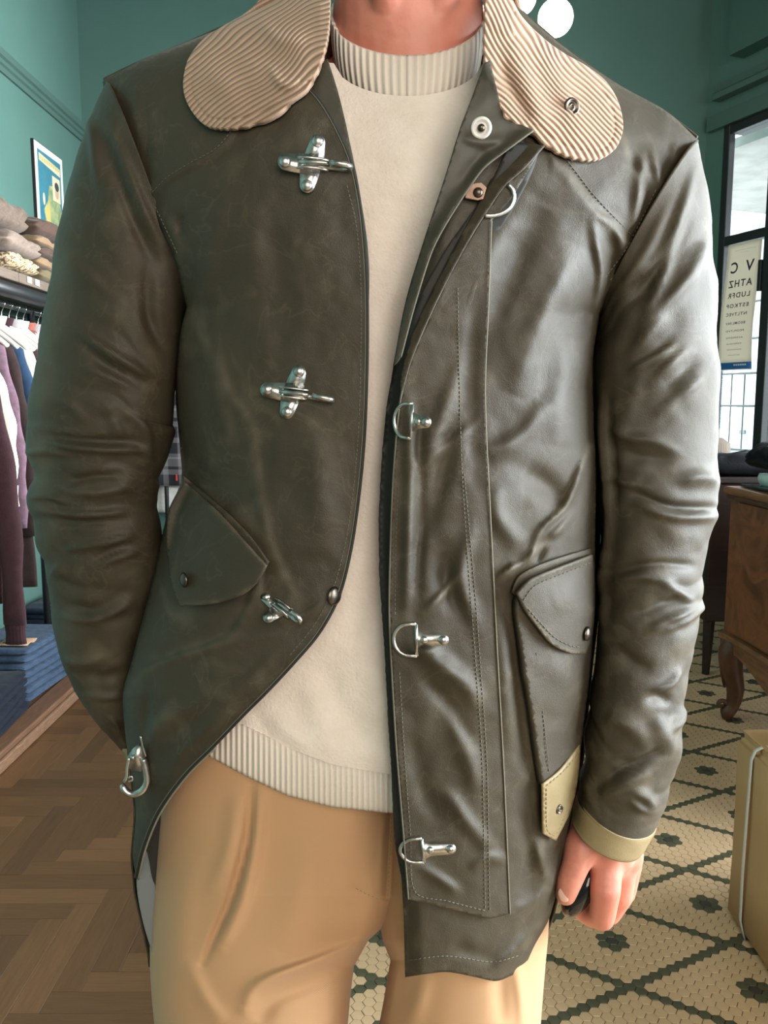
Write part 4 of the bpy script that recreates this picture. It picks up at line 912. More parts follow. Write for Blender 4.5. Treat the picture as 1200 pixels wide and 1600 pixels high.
def leg(pairs, strokes, tail, yc0, dr0):
    n, m = 300, 220; pr = np.array(pairs, float); v = np.linspace(pr[0, 0], pr[-1, 0], n)
    L_, R__ = np.interp(v, pr[:, 0], pr[:, 1]), np.interp(v, pr[:, 0], pr[:, 2])
    th = np.linspace(0, 2*np.pi, m, endpoint=False); q = 2.3
    cs, sn = np.cos(th), np.sin(th); cs, sn = np.sign(cs)*np.abs(cs)**(2/q), np.sign(sn)*np.abs(sn)**(2/q)
    U = (L_+R__)[:, None]/2 - (R__-L_)[:, None]/2*cs[None, :]; Vm = np.repeat(v[:, None], m, 1)
    dr = np.interp(v, [pr[0, 0], 1400, pr[-1, 0]], dr0)[:, None]
    Y = yc0 - dr*sn[None, :]
    Y = Y - (sn[None, :] > 0)*(strokes_h(strokes, U.ravel(), Vm.ravel()) + .002*vnoise(U.ravel()/70, Vm.ravel()/90, 51)).reshape(n, m)
    X = P(U, Vm, Y)
    rings = [X[i] for i in range(n)]
    last = X[-1]; c = last.mean(0)
    for z, k, dx, dy in tail:
        nw = (last - c)*np.array([k, k, 0]) + np.array([c[0]+dx, .765+dy, z]); rings.append(nw)
    return sweep(np.array(rings), True, False)
tl = leg([(1120, 262, 625), (1300, 246, 635), (1400, 238, 636), (1436, 235, 612), (1470, 234, 575), (1510, 234, 553), (1560, 237, 547), (1640, 245, 540)], ST_TL, [(.45, .95, -.005, 0), (.3, .8, -.01, .0), (.15, .72, -.015, .0), (.05, .66, -.02, 0), (.035, .65, -.02, 0)], .765, [.072, .09, .09])
tr = leg([(1120, 590, 885), (1300, 600, 880), (1400, 590, 868), (1436, 592, 858), (1470, 598, 856), (1500, 610, 853), (1560, 600, 848), (1640, 585, 842)], ST_TR, [(.45, .95, .005, 0), (.3, .8, .01, .0), (.15, .72, .015, .0), (.05, .66, .02, 0), (.035, .65, .02, 0)], .768, [.070, .088, .088])
mb = MB(); mb.add(tl); mb.add(tr); trousers = mb.build('trousers', TWILL, person, smooth=True); trousers['label'] = 'tan twill trousers with a front pleat'
stitches([[(556, 1388), (575, 1398), (592, 1404), (606, 1405)], [(612, 1270), (609, 1340), (606, 1402)]], lambda u, v: .765 - .0915 + 0*u - strokes_h(ST_TL, u, v), parent=trousers, matl=TAN_WAX)
# ---- body: one continuous skin surface (head, neck, trunk, arms, hand with five fingers, legs)
def capsule(pts, r, seg=16):
    pts = [np.array(p, float) for p in pts]; r = [r]*len(pts) if np.isscalar(r) else list(r)
    q, rr = [], []
    d = pts[0]-pts[1]; d /= np.linalg.norm(d)
    for a in (.98, .8, .45): q.append(pts[0] + d*r[0]*a); rr.append(r[0]*math.sqrt(1-a*a))
    q += pts; rr += r
    d = pts[-1]-pts[-2]; d /= np.linalg.norm(d)
    for a in (.45, .8, .98): q.append(pts[-1] + d*r[-1]*a); rr.append(r[-1]*math.sqrt(1-a*a))
    return tube_pts(q, rr, seg)
def ellipsoid(c, r, seg=28, rings=18):
    R = []
    for i in range(rings+1):
        a = -math.pi/2 + math.pi*(i+.02)/(rings+.04); th = np.arange(seg)*2*np.pi/seg
        R.append(np.stack([c[0]+r[0]*math.cos(a)*np.cos(th), c[1]+r[1]*math.cos(a)*np.sin(th), np.full(seg, c[2]+r[2]*math.sin(a))], -1))
    return sweep(np.array(R))
B = MB()
hx = .022; nk = V3(637, 40, .772)
B.add(ellipsoid((nk.x, .768, nk.z - .01), (.0655, .066, .14)))                     # neck
B.add(capsule([V3(612, 95, .722), V3(606, 20, .715), V3(600, -40, .70)], [.012, .012, .014]))
B.add(capsule([V3(668, 95, .722), V3(684, 20, .715), V3(700, -30, .71)], [.010, .011, .014]))   # neck tendons
B.add(ellipsoid((nk.x, .7185, nk.z - .004), (.014, .008, .026)))                     # throat
hz = nk.z + .142
B.add(ellipsoid((nk.x, .775, hz + .045), (.074, .094, .098)))                       # skull
B.add(ellipsoid((nk.x, .735, hz - .01), (.066, .062, .095)))                        # face
B.add(ellipsoid((nk.x, .728, hz - .066), (.050, .050, .050)))                       # jaw
B.add(ellipsoid((nk.x, .690, hz - .092), (.020, .016, .018)))                       # chin
B.add(capsule([(nk.x, .678, hz + .028), (nk.x, .664, hz - .002), (nk.x, .655, hz - .022)], [.008, .009, .011]))   # nose
for s in (-1, 1): B.add(ellipsoid((nk.x + s*.011, .666, hz - .026), (.008, .010, .008)))
B.add(ellipsoid((nk.x, .676, hz - .052), (.022, .010, .006))); B.add(ellipsoid((nk.x, .678, hz - .062), (.019, .010, .006)))   # lips
for s in (-1, 1):
    B.add(ellipsoid((nk.x + s*.073, .785, hz + .012), (.008, .020, .031)))          # ears
    B.add(capsule([(nk.x + s*.014, .676, hz + .036), (nk.x + s*.034, .679, hz + .040), (nk.x + s*.052, .692, hz + .034)], [.007, .008, .007]))   # brows
B.add(ellipsoid((nk.x, .785, 1.25), (.13, .06, .24))); B.add(ellipsoid((nk.x, .775, .95), (.145, .07, .16)))
B.add(capsule([V3(260, 230, .785), V3(637, 170, .785), V3(985, 290, .785)], [.036, .055, .036]))
B.add(capsule([V3(245, 250, .785), V3(150, 640, .785), V3(145, 800, .79), V3(170, 1060, .815), V3(226, 1160, .815), V3(275, 1250, .80)], [.036, .040, .038, .026, .017, .025]))
B.add(capsule([V3(1000, 310, .785), V3(1030, 620, .76), V3(1030, 780, .755), V3(985, 1130, .745), V3(952, 1260, .742)], [.036, .040, .038, .030, .025]))
for s, x in ((-1, -.125), (1, .078)): B.add(capsule([(x, .775, .86), (x + s*.01, .775, .5), (x + s*.012, .775, .3), (x + s*.015, .78, .09)], [.075, .055, .052, .04]))
# left hand: back of the hand to the lens, closed on the black thing
def Q(*p): return [V3(*a) for a in p]
B.add(capsule(Q((948, 1255, .742), (944, 1300, .742), (948, 1340, .742)), [.027, .026, .024]))       # wrist, palm
B.add(capsule(Q((925, 1285, .735), (930, 1330, .738)), [.020, .019]))
B.add(capsule(Q((962, 1290, .742), (975, 1335, .745)), [.021, .019]))
B.add(capsule(Q((945, 1310, .730), (946, 1352, .722)), [.018, .0145]))
# index: knuckle, down, folded back under
B.add(capsule(Q((948, 1345, .722), (946, 1390, .712), (941, 1434, .716)), [.0150, .0142, .0118]))
B.add(capsule(Q((941, 1433, .717), (921, 1430, .735), (903, 1418, .742)), [.0118, .0108, .0090]))
# middle, ring, little: behind, knuckles to the right
B.add(capsule(Q((975, 1340, .742), (968, 1400, .738), (952, 1428, .745), (928, 1424, .762)), [.0135, .0128, .0112, .0095]))
B.add(capsule(Q((982, 1348, .757), (974, 1395, .762), (950, 1418, .774), (925, 1405, .782)), [.0135, .0120, .0105, .0092]))
B.add(capsule(Q((984, 1352, .772), (972, 1388, .782), (948, 1402, .792), (928, 1392, .796)), [.0125, .0105, .0092, .0085]))
B.add(capsule(Q((958, 1290, .730), (966, 1338, .728)), [.017, .0155]))
B.add(capsule(Q((930, 1290, .728), (940, 1335, .722)), [.016, .015]))
for p in ((985, 1336, .738), (982, 1358, .748)): B.add(ellipsoid(V3(*p), (.0085, .009, .0095)))
B.add(ellipsoid(V3(952, 1338, .714), (.011, .009, .011)))                              # index knuckle
# thumb: from the side of the palm down to the left
B.add(capsule(Q((925, 1288, .730), (908, 1325, .718), (899, 1352, .712), (889, 1378, .710), (884, 1398, .711)), [.018, .0165, .0128, .0118, .0098]))
B.add(capsule(Q((922, 1315, .728), (930, 1345, .728)), [.015, .010]))
body = B.build('body', SKIN, person, smooth=True); body['label'] = 'skin at neck and hand'
rm = body.modifiers.new('remesh', 'REMESH'); rm.mode = 'VOXEL'; rm.voxel_size = .0026; rm.use_smooth_shade = True
sm_ = body.modifiers.new('smooth', 'SMOOTH'); sm_.factor = .5; sm_.iterations = 6
# creases of the hand pressed in after remeshing
dg = bpy.context.evaluated_depsgraph_get(); me2 = bpy.data.meshes.new_from_object(body.evaluated_get(dg)); body.modifiers.clear(); body.data = me2
n = len(me2.vertices); co = np.zeros(n*3); me2.vertices.foreach_get('co', co); co = co.reshape(-1, 3) + np.array(wm(body).to_translation())
nr = np.zeros(n*3); me2.vertices.foreach_get('normal', nr); nr = nr.reshape(-1, 3)
rel = co - np.array([0, 0, CAM_H]); dep = rel[:, 1]*CP - rel[:, 2]*SP; u = 600 + F*rel[:, 0]/dep; v = 800 - F*(rel[:, 1]*SP + rel[:, 2]*CP)/dep
k = (nr[:, 1] < .2) & (u > 860) & (u < 1010) & (v > 1230) & (v < 1460)
CRS = [([(880, 1352), (890, 1358), (905, 1360)], 2, -.8), ([(878, 1366), (888, 1370), (902, 1372)], 2, -.8), ([(884, 1345), (896, 1350), (910, 1352)], 2, -.5), ([(926, 1342), (918, 1350), (914, 1362)], 3, -1.6), ([(930, 1385), (945, 1390), (962, 1386)], 3, -.5), ([(930, 1300), (940, 1320), (948, 1340)], 5, .8), ([(958, 1295), (968, 1315), (978, 1335)], 5, .9), ([(948, 1300), (958, 1320), (964, 1340)], 5, -.8), ([(900, 1300), (905, 1320), (900, 1345)], 6, .6)]
h = np.zeros(n); h[k] = strokes_h(CRS, u[k], v[k])
k2 = (v < 100) & (nr[:, 1] < 0); h[k2] += strokes_h([([(540, 35), (640, 62), (740, 30)], 3, -.5), ([(545, 10), (640, 30), (735, 8)], 3, -.5)], u[k2], v[k2])
co2 = (co + nr*h[:, None]) - np.array(wm(body).to_translation()); me2.vertices.foreach_set('co', co2.ravel()); me2.update()
nl = MB(); nl.add(ellipsoid((0, 0, 0), (.0052, .0020, .0072)), Matrix.Translation(V3(881, 1398, .7035)) @ Matrix.Rotation(math.radians(-18), 4, 'Z') @ Matrix.Rotation(math.radians(-14), 4, 'Y')); nl.build('fingernail', NAIL, person, smooth=True)
EYE = mat('eye_white', (.62, .60, .57), .2); IRIS = mat('iris_brown', (.05, .03, .02), .15)
for s in (-1, 1):
    e = MB(); e.add(ellipsoid((nk.x + s*.031, .6855, hz + .019), (.0115, .0105, .0075))); e = e.build('eye', EYE, person, smooth=True)
    i_ = MB(); i_.add(ellipsoid((nk.x + s*.031, .677, hz + .019), (.0050, .0025, .0050))); i_.build('iris', IRIS, e, smooth=True)
hr = MB()
for i in range(7):
    a = i/6
    hr.add(ellipsoid((nk.x, .787, hz + .066), (.079, .092, .088)))
    break
hair = hr.build('hair', HAIR, person, smooth=True)
bs = MB(); rng = random.Random(3)
for i in range(420):   # stubble under the chin
    th = rng.gauss(0, .55); ph = rng.uniform(.75, 1.45)                # over the chin and under the jaw
    x = nk.x + .050*math.cos(ph)*math.sin(th)*1.25; y = .728 - .050*math.cos(ph)*math.cos(th); z = hz - .066 - .050*math.sin(ph)
    p = np.array([x, y, z]); d = np.array([rng.uniform(-.5, .5), -.4, rng.uniform(-1, .1)]); d /= np.linalg.norm(d)
    bs.tube([p, p + d*.004, p + d*.007 + np.array([0, 0, -.001])], [.00022, .00018, .00008], 3)
bs.build('beard', mat('white_whiskers', (.6, .52, .45), .6), person, kind='stuff')
# shoes (below the frame) carry the figure
for s, x in ((-1, -.155), (1, .10)):
    sh = MB(); R = []
    for t in np.linspace(0, 1, 18):
        yy = .87 - .29*t; w = .036 + .014*math.sin(math.pi*min(1, t*1.15)) * (1 if t < .9 else 1 - (t-.9)*5); hgt = .085 - .05*sm(np.array([t*1.4]))[0] if t < .93 else .03
        th = np.linspace(0, 2*np.pi, 20, endpoint=False); R.append(np.stack([x + s*.012*t + w*np.sign(np.cos(th))*np.abs(np.cos(th))**.7, np.full(20, yy), hgt/2 + .001 + hgt/2*np.sign(np.sin(th))*np.abs(np.sin(th))**.7], -1))
    sh.add(sweep(np.array(R))); sh.build('shoe', mat('brown_shoe_leather_%d' % (s+1), (.09, .05, .03), .35), person, smooth=True)
# the black thing in the fist
bt = MB(); bt.add(ellipsoid((0, 0, 0), (.0125, .014, .028), 24, 18), Matrix.Translation(V3(906, 1392, .728)) @ Matrix.Rotation(math.radians(28), 4, 'Y'))
held = bt.build('handheld_object', BLACK_GLOSS, None, smooth=True); tag(held, 'glossy black rounded object gripped in the fist at the jacket hem', 'handheld object')
# ================================================================== THE SHOP
def cmat(name, c, rough=.9, c2=None, bump=(260, .6, .0015), sheen=.08): return mat(name, c, rough, c2=c2 or tuple(min(1, x*1.18+.002) for x in c), nscale=40, bump=bump, sheen=sheen, spec=.15)
# ---- clothes rack with a shelf on top
DWOOD = wood_mat('greyed_shelf_wood', (.15, .115, .09), (.09, .068, .052), .6, (30, 2.5, 30), nscale=5)
RX0, RX1, RY0, RY1, SZ = -1.68, -1.33, 2.3, 4.55, 1.672
rack = empty('clothes_rack', (-1.5, 3.4, 0), 'black pipe clothes rack with a wooden shelf along the green wall', 'clothes rack')
box('shelf_board', ((RX0+RX1)/2, (RY0+3.12)/2, SZ), (RX1-RX0, 3.12-RY0-.004, .036), DWOOD, rack, bevel=.004)
box('shelf_board', ((RX0+RX1)/2, (3.12+RY1)/2, SZ), (RX1-RX0, RY1-3.12-.004, .036), DWOOD, rack, bevel=.004)
def pipe(name, a, b, r, m=BLACK): v, f = tube_pts([np.array(a, float), np.array(b, float)], r, 12); return mk(name, v, f, m, rack)
HR = 1.598
pipe('rail', (-1.472, RY0, HR), (-1.472, RY1, HR), .0135, mat('rail_steel', (.35, .36, .37), .3, metal=1))
pipe('beam', (RX1-.02, RY0, SZ-.05), (RX1-.02, RY1, SZ-.05), .028); pipe('beam', (RX0+.03, RY0, SZ-.05), (RX0+.03, RY1, SZ-.05), .024)
pipe('centre_post', (-1.472, 3.545, .058), (-1.472, 3.545, HR), .014)
for y in (2.35, 4.5):
    pipe('upright', (RX1-.01, y, .07), (RX1-.01, y, SZ-.02), .017); pipe('upright', (RX0+.03, y, .07), (RX0+.03, y, SZ-.02), .017)
    pipe('cross_pipe', (RX0+.03, y, .93), (RX1-.01, y, .93), .013); pipe('bracket', (-1.472, y, SZ-.02), (-1.472, y, HR), .012)
# ---- hangers and clothes, each its own thing
HANG = mat('cream_hanger_paint', (.72, .68, .58), .45); HOOK = STEEL
def hanger(y, label, xc=-1.5, z=HR, rail_r=.0135, lean=0.):
    h = empty('coat_hanger', (xc, y, z), label, 'hanger', 'coat hangers on the rail')
    R = .017; hk = [(xc - R*math.sin(a) , y, z + R*math.cos(a)) for a in np.linspace(-1.9, 1.7, 12)]
    hk = hk[::-1]; hk = [(xc + R*math.sin(a), y, z + R*math.cos(a) - 0.0) for a in np.linspace(-1.6, 2.4, 14)] + [(xc+.002, y, z-.035), (xc, y, z-.055), (xc, y, z-.085)]
    v, f = tube_pts([np.array(p) for p in hk], .0019, 8); mk('hook', v, f, HOOK, h)
    pts = [(xc + s*.175, y, z - .085 - .10*abs(s)**1.35*1.0 + .012*(1-abs(s))) for s in np.linspace(-1, 1, 25)]
    rr = [(.008 + .006*(1-abs(s))) for s in np.linspace(-1, 1, 25)]
    v, f = tube_pts([np.array(p) for p in pts], rr, 8); mk('arms', v, f, HANG, h)
    return h
def garment(name, y, label, cat, matl, length=.66, sl=.58, half=.18, dep=.03, rib=None, group='clothes hanging on the rail', xc=-1.472, z0=HR-.088, flare=0, collar=True, sw=.05, swing=.0, open_=None):
    g = empty(name, (xc, y, z0), label, cat, group)
    R = []
    for t in np.linspace(0, 1, 30):
        d = t*length; w = .075 + (half-.075)*min(1, (t*length/.085))**.75 + flare*t + .006*math.sin(t*9)
        dp = dep*(.45 + .55*min(1, t*5)) + .006*math.sin(t*7+y*30)
        th = np.linspace(0, 2*np.pi, 36, endpoint=False)
        xx = np.sign(np.cos(th))*np.abs(np.cos(th))**.8*w
        yy = np.sin(th)*dp*(1 + .25*np.sin(xx*45 + y*20)*min(1, t*2))
        R.append(np.stack([xc + xx, y + yy, np.full(36, z0 + .018 - d) - .085*(np.abs(xx)/half)**1.4*(1 - t*.0)*np.clip(1 - t, 0, 1)], -1))
    mk('torso', *sweep(np.array(R)), matl, g)
    for s in (-1, 1):
        R = []
        for t in np.linspace(0, 1, 22):
            x = xc + s*(half - .045 + ((.055 + swing) if s > 0 else .03)*math.sin(min(1, t*1.5)*1.57)*1.0); z = z0 - .05 - t*sl - .02
            w = sw*(1 - .30*t) + .004*math.sin(t*22 + y*50); th = np.linspace(0, 2*np.pi, 18, endpoint=False)
            R.append(np.stack([x + np.cos(th)*w, np.full(18, y - .012) + np.sin(th)*w*.45, np.full(18, z) + .03*np.cos(th)*s*(1-t)*-1], -1))
        a = mk('sleeve', *sweep(np.array(R)), matl, g)
        if rib:
            R = []
            for t in np.linspace(0, 1, 5):
                th = np.linspace(0, 2*np.pi, 48, endpoint=False); w = sw*.70*(1 - .1*math.sin(t*3.14)) + .0018*np.cos(th*16)
                R.append(np.stack([x + np.cos(th)*w, np.full(48, y-.012) + np.sin(th)*w*.45, np.full(48, z + .002 - t*.07)], -1))
            mk('cuff', *sweep(np.array(R)), rib, g)
    if collar:
        R = []
        for t in np.linspace(0, 1, 4):
            th = np.linspace(0, 2*np.pi, 20, endpoint=False); R.append(np.stack([xc + np.cos(th)*(.07 + .01*t), y + np.sin(th)*(.03+.008*t), np.full(20, z0 - .005 + .03*t)], -1))
        mk('collar', *sweep(np.array(R), True, False), matl, g)
    return g
CREAM = cmat('cream_wool', (.72, .66, .54)); BURG = cmat('burgundy_wool', (.030, .012, .015)); MAUVE = cmat('mauve_wool', (.17, .095, .135), c2=(.10, .065, .078)); DENIM = cmat('blue_denim', (.019, .040, .080), bump=(500, .4, .0006), sheen=.05)
BROWN = cmat('dark_brown_wool', (.026, .015, .014)); GREYK = cmat('grey_marl', (.26, .235, .235)); BEIGE = cmat('beige_cotton', (.62, .55, .44)); RUST = cmat('rust_wool', (.24, .08, .06)); WHITE = cmat('white_cotton', (.78, .77, .74)); NAVY = cmat('navy_cotton', (.03, .04, .07))
GL_ = [  # y, name, label, cat, material, extra
 (2.62, 'sweater', 'pale cream wool sweater hanging nearest at the left edge', 'sweater', CREAM, dict(length=.95, sl=.93, rib=CREAM, swing=.01, half=.215)),
 (2.74, 'cardigan', 'long dark burgundy cardigan hanging between two cream knits', 'cardigan', BURG, dict(length=.98, sl=.96, rib=BURG, swing=.035, half=.225)),
 (2.80, 'sweater', 'cream cable sweater with a short ribbed sleeve beside the burgundy cardigan', 'sweater', CREAM, dict(length=.6, sl=.50, rib=CREAM, swing=.035, half=.20, sw=.05)),
 (2.92, 'cardigan', 'mauve and brown wool cardigan with a bulging sleeve', 'cardigan', MAUVE, dict(length=.72, sl=.66, half=.20, sw=.05, swing=.01)),
 (3.00, 'coat', 'long dark brown coat reaching lowest on the rail', 'coat', BROWN, dict(length=.98, sl=.70, half=.20, flare=.035, dep=.03, swing=.01)),
 (3.08, 'shirt', 'blue denim shirt behind the mauve cardigan', 'shirt', DENIM, dict(half=.2, swing=.01)),
 (3.14, 'shirt', 'beige cotton shirt behind the denim one', 'shirt', BEIGE, dict(half=.205, swing=.01)),
 (3.20, 'sweater', 'dark burgundy sweater behind the beige shirt', 'sweater', BURG, dict(half=.205, swing=.012)),
 (3.27, 'sweater', 'grey marl sweater with sloping shoulders further down the rail', 'sweater', GREYK, dict(half=.225, swing=.0, sl=.5)),
 (3.335, 'shirt', 'white cotton shirt with folded collar in the middle of the rail', 'shirt', WHITE, dict(half=.23, swing=.02)),
 (3.40, 'sweater', 'rust red sweater on a cream hanger', 'sweater', RUST, dict(half=.225, swing=.02)),
 (3.465, 'cardigan', 'grey cardigan near the far end of the rail', 'cardigan', GREYK, dict(half=.22)),
 (3.61, 'shirt', 'navy shirt near the far end of the rail', 'shirt', NAVY, dict(half=.22)),
 (3.68, 'shirt', 'white shirt at the far end of the rail', 'shirt', WHITE, dict(half=.22))]
for y, nm, lb, ct, m_, kw in GL_:
    kw['half'] = kw.get('half', .22) - .04; kw.setdefault('swing', .0); kw['dep'] = min(kw.get('dep', .03), .019)
    hanger(y, 'cream hanger inside the ' + ' '.join(lb.split()[:7]), -1.472); garment(nm, y, lb, ct, m_, xc=-1.472, **kw)
# garments seen in the gap under the arm, on a short rail near the back wall
rail2 = empty('clothes_rail', (-.9, 4.72, 0), 'short black clothes rail standing near the back wall', 'clothes rail')
for a, b in (((-1.24, 4.72, 1.45), (-.55, 4.72, 1.45)), ((-1.24, 4.80, 1.45), (-.55, 4.80, 1.45)), ((-1.24, 4.72, 1.45), (-1.24, 4.80, 1.45)), ((-.55, 4.72, 1.45), (-.55, 4.80, 1.45)), ((-1.24, 4.72, 0.012), (-1.24, 4.72, 1.45)), ((-.55, 4.72, .012), (-.55, 4.72, 1.45)), ((-1.24, 4.5, .012), (-1.24, 4.9, .012)), ((-.55, 4.5, .012), (-.55, 4.9, .012))):
    v, f = tube_pts([np.array(a), np.array(b)], .012, 10); mk('tube', v, f, BLACK, rail2)
PLAID = mat('dark_plaid', (.03, .03, .035), .85); N, L = nt(PLAID); b = N['Principled BSDF']; tc = N.new('ShaderNodeTexCoord'); sx = N.new('ShaderNodeSeparateXYZ'); L.new(tc.outputs['Object'], sx.inputs[0]); acc = None
for k, (sc, th) in enumerate(((70, .5), (70, .5), (23, .82))):
    m1 = N.new('ShaderNodeMath'); m1.operation = 'MULTIPLY'; m1.inputs[1].default_value = sc; L.new(sx.outputs[0 if k == 0 else 2], m1.inputs[0]); m2 = N.new('ShaderNodeMath'); m2.operation = 'SINE'; L.new(m1.outputs[0], m2.inputs[0]); m3 = N.new('ShaderNodeMath'); m3.operation = 'GREATER_THAN'; m3.inputs[1].default_value = th; L.new(m2.outputs[0], m3.inputs[0])
    if acc is None: acc = m3
    else: m4 = N.new('ShaderNodeMath'); m4.operation = 'ADD'; L.new(acc.outputs[0], m4.inputs[0]); L.new(m3.outputs[0], m4.inputs[1]); acc = m4
mr = N.new('ShaderNodeMapRange'); mr.inputs['From Max'].default_value = 3; L.new(acc.outputs[0], mr.inputs['Value']); mx = N.new('ShaderNodeMix'); mx.data_type = 'RGBA'; mx.inputs[6].default_value = (.018, .018, .024, 1); mx.inputs[7].default_value = (.30, .28, .29, 1); L.new(mr.outputs[0], mx.inputs[0]); L.new(mx.outputs[2], b.inputs['Base Color'])
ps = garment('shirt', 4.72, 'dark plaid shirt with a small red tab, seen under the arm', 'shirt', PLAID, xc=-1.19, z0=1.352, length=.62, sl=.58, group='clothes on the short rail')
box('red_tab', (-1.168, 4.672, .80), (.008, .004, .035), mat('red_tape', (.6, .05, .04), .6), ps)
garment('shirt', 4.80, 'white shirt hanging behind the plaid one', 'shirt', WHITE, xc=-1.25, z0=1.352, length=.78, sl=.6, half=.2, group='clothes on the short rail')
hanger(4.72, 'cream hanger holding the plaid shirt on the short rail', -1.19, 1.44); hanger(4.80, 'cream hanger holding the white shirt behind the plaid one', -1.25, 1.44)
# ---- folded knitwear on the shelf
def folded(name, c, d, m, label, cat, group, seed=0, roll=.45, layers=2, rot=0., lump=.008, hollow=False, extra=None):
    """folded garment: soft slab, round fold at the front, open layers at the sides"""
    R = []; n, k = 46, 40
    for i in range(n):
        t = -1 + 2*i/(n-1)
        e = (1 - abs(t)**5)**.35 if abs(t) < 1 else .0
        row = []
        for j in range(k):
            th = 2*np.pi*j/k; cx, sz = math.cos(th), math.sin(th)
            x = np.sign(cx)*abs(cx)**.55*d[0]/2*(.93+.07*e); z = np.sign(sz)*abs(sz)**.6*d[2]/2*(.35 + .65*e)
            # layer grooves round the front fold and sides
            g = 1 - .10*math.exp(-((z/d[2])*14)**2)*(layers > 1)
            nz = lump*float(vnoise(np.array([x*18+seed*7.1]), np.array([t*d[1]*9+seed*3.3]), seed)[0]) + lump*.4*float(vnoise(np.array([x*50+seed]), np.array([t*d[1]*30]), seed+4)[0])
            row.append((x*g, t*d[1]/2*(.985 + .015*e), z + (nz if sz > 0 else nz*.25)))
        R.append(row)
    R = np.array(R); cs, sn = math.cos(rot), math.sin(rot)
    X = np.stack([c[0] + R[:, :, 0]*cs - R[:, :, 1]*sn, c[1] + R[:, :, 0]*sn + R[:, :, 1]*cs, c[2] + R[:, :, 2]], -1)
    X[:, :, 2] = np.maximum(X[:, :, 2], c[2] - d[2]*.5)
    o = fix_normals(mk(name, *sweep(X), m)); tag(o, label, cat, group); return o
HBRN = cmat('heather_brown_wool', (.095, .068, .051), c2=(.145, .108, .085)); HBEI = cmat('heather_beige_wool', (.165, .122, .096), c2=(.225, .172, .14)); GOLD = mat('gold_fleck_knit', (.10, .06, .035), .9, c2=(.62, .47, .28), nscale=75, ncon=(.42, .58), bump=(130, .9, .004))
LAV = cmat('lavender_wool', (.36, .38, .52)); BOTT = cmat('bottle_green_wool', (.10, .12, .105)); CHOC = cmat('chocolate_rib_wool', (.07, .042, .031)); TANW = cmat('tan_wool', (.19, .125, .072)); OLW = cmat('olive_wool', (.12, .095, .052))
zs = SZ + .018; G_ = 'knitwear folded on the shelf'
def stack(x, y, items, dx, dy, seed0, rot=0.):
    z = zs + .001
    for i, (nm, lb, m_, h, ox, oy) in enumerate(items):
        folded(nm, (x+ox, y+oy, z + h/2), (dx, dy, h), m_, lb, 'sweater', G_, seed0+i, rot=rot + random.uniform(-.05, .05), lump=.006 + .05*h); z += h*.99
stack(-1.50, 2.83, [('folded_sweater', 'grey lavender folded sweater, lowest at the left edge of the shelf', LAV, .032, 0, 0), ('folded_sweater', 'bottle green folded sweater above the lavender one', BOTT, .055, .02, .0), ('folded_sweater', 'dark green folded sweater, second from the top at the left edge', BOTT, .045, .0, .0), ('folded_sweater', 'pale blue folded sweater topping the stack at the left edge', LAV, .05, .0, 0)], .32, .25, 1)
stack(-1.475, 3.12, [('folded_sweater', 'gold flecked chunky knit folded at the bottom of its stack', GOLD, .062, 0, .01), ('folded_sweater', 'beige heather sweater folded over the gold flecked knit', HBEI, .08, .005, .02), ('folded_sweater', 'heather brown sweater rolled thick on top of the beige one', HBRN, .11, -.02, -.03)], .34, .30, 11, .05)
stack(-1.485, 3.46, [('folded_sweater', 'olive folded sweater lowest beside the gold flecked knit', OLW, .05, 0, 0), ('folded_sweater', 'tan folded sweater above the olive one', TANW, .045, 0, 0), ('folded_sweater', 'dark brown folded sweater in the middle of the far stack', CHOC, .04, 0, 0), ('folded_sweater', 'light tan folded sweater under the ribbed chocolate one', TANW, .04, 0, 0), ('folded_sweater', 'ribbed chocolate sweater topping the far stack', CHOC, .075, 0, 0)], .33, .26, 21)
# price tags at the shelf edge
for i, y in enumerate((2.86, 3.20, 3.27)): tag(box('price_tag', (RX1+.0035, y, SZ+.002), (.003, .035, .022), mat('white_card_%d' % i, (.8, .8, .78), .6)), 'small white price tag on the shelf edge, %s' % ('below the lavender stack', 'left one below the gold flecked knit', 'right one below the gold flecked knit')[i], 'price tag', 'price tags on the shelf edge')
# ---- low platform with folded jeans
PW = wood_mat('worn_platform_wood', (.20, .105, .058), (.105, .052, .03), .5, (30, 2, 30), nscale=6)
plat = empty('display_platform', (-1.5, 3.0, 0), 'low worn wooden display platform beside the parquet', 'platform')
box('top_panel', (-1.52, 2.95, .035), (.33, 2.7, .04), PW, plat); box('rim', (-1.322, 2.95, .034), (.085, 2.7, .054), PW, plat, bevel=.005); box('front_moulding', (-1.272, 2.95, .022), (.016, 2.7, .042), wood_mat('worn_moulding_wood', (.24, .14, .085), (.10, .05, .03), .5, (40, 3, 40), nscale=9), plat, bevel=.006)
for y in (2.0, 3.0, 4.0): box('runner', (-1.5, y, .008), (.3, .06, .014), PW, plat)
DN1 = cmat('indigo_denim', (.009, .012, .021), bump=(600, .4, .0006), sheen=.05); DN2 = cmat('washed_denim', (.034, .058, .102), c2=(.06, .092, .145), bump=(600, .4, .0006), sheen=.05); DN3 = cmat('mid_denim', (.016, .026, .046), bump=(600, .4, .0006), sheen=.05); KRAFT = mat('kraft_patch', (.48, .30, .18), .75, c2=(.40, .24, .14), nscale=30)
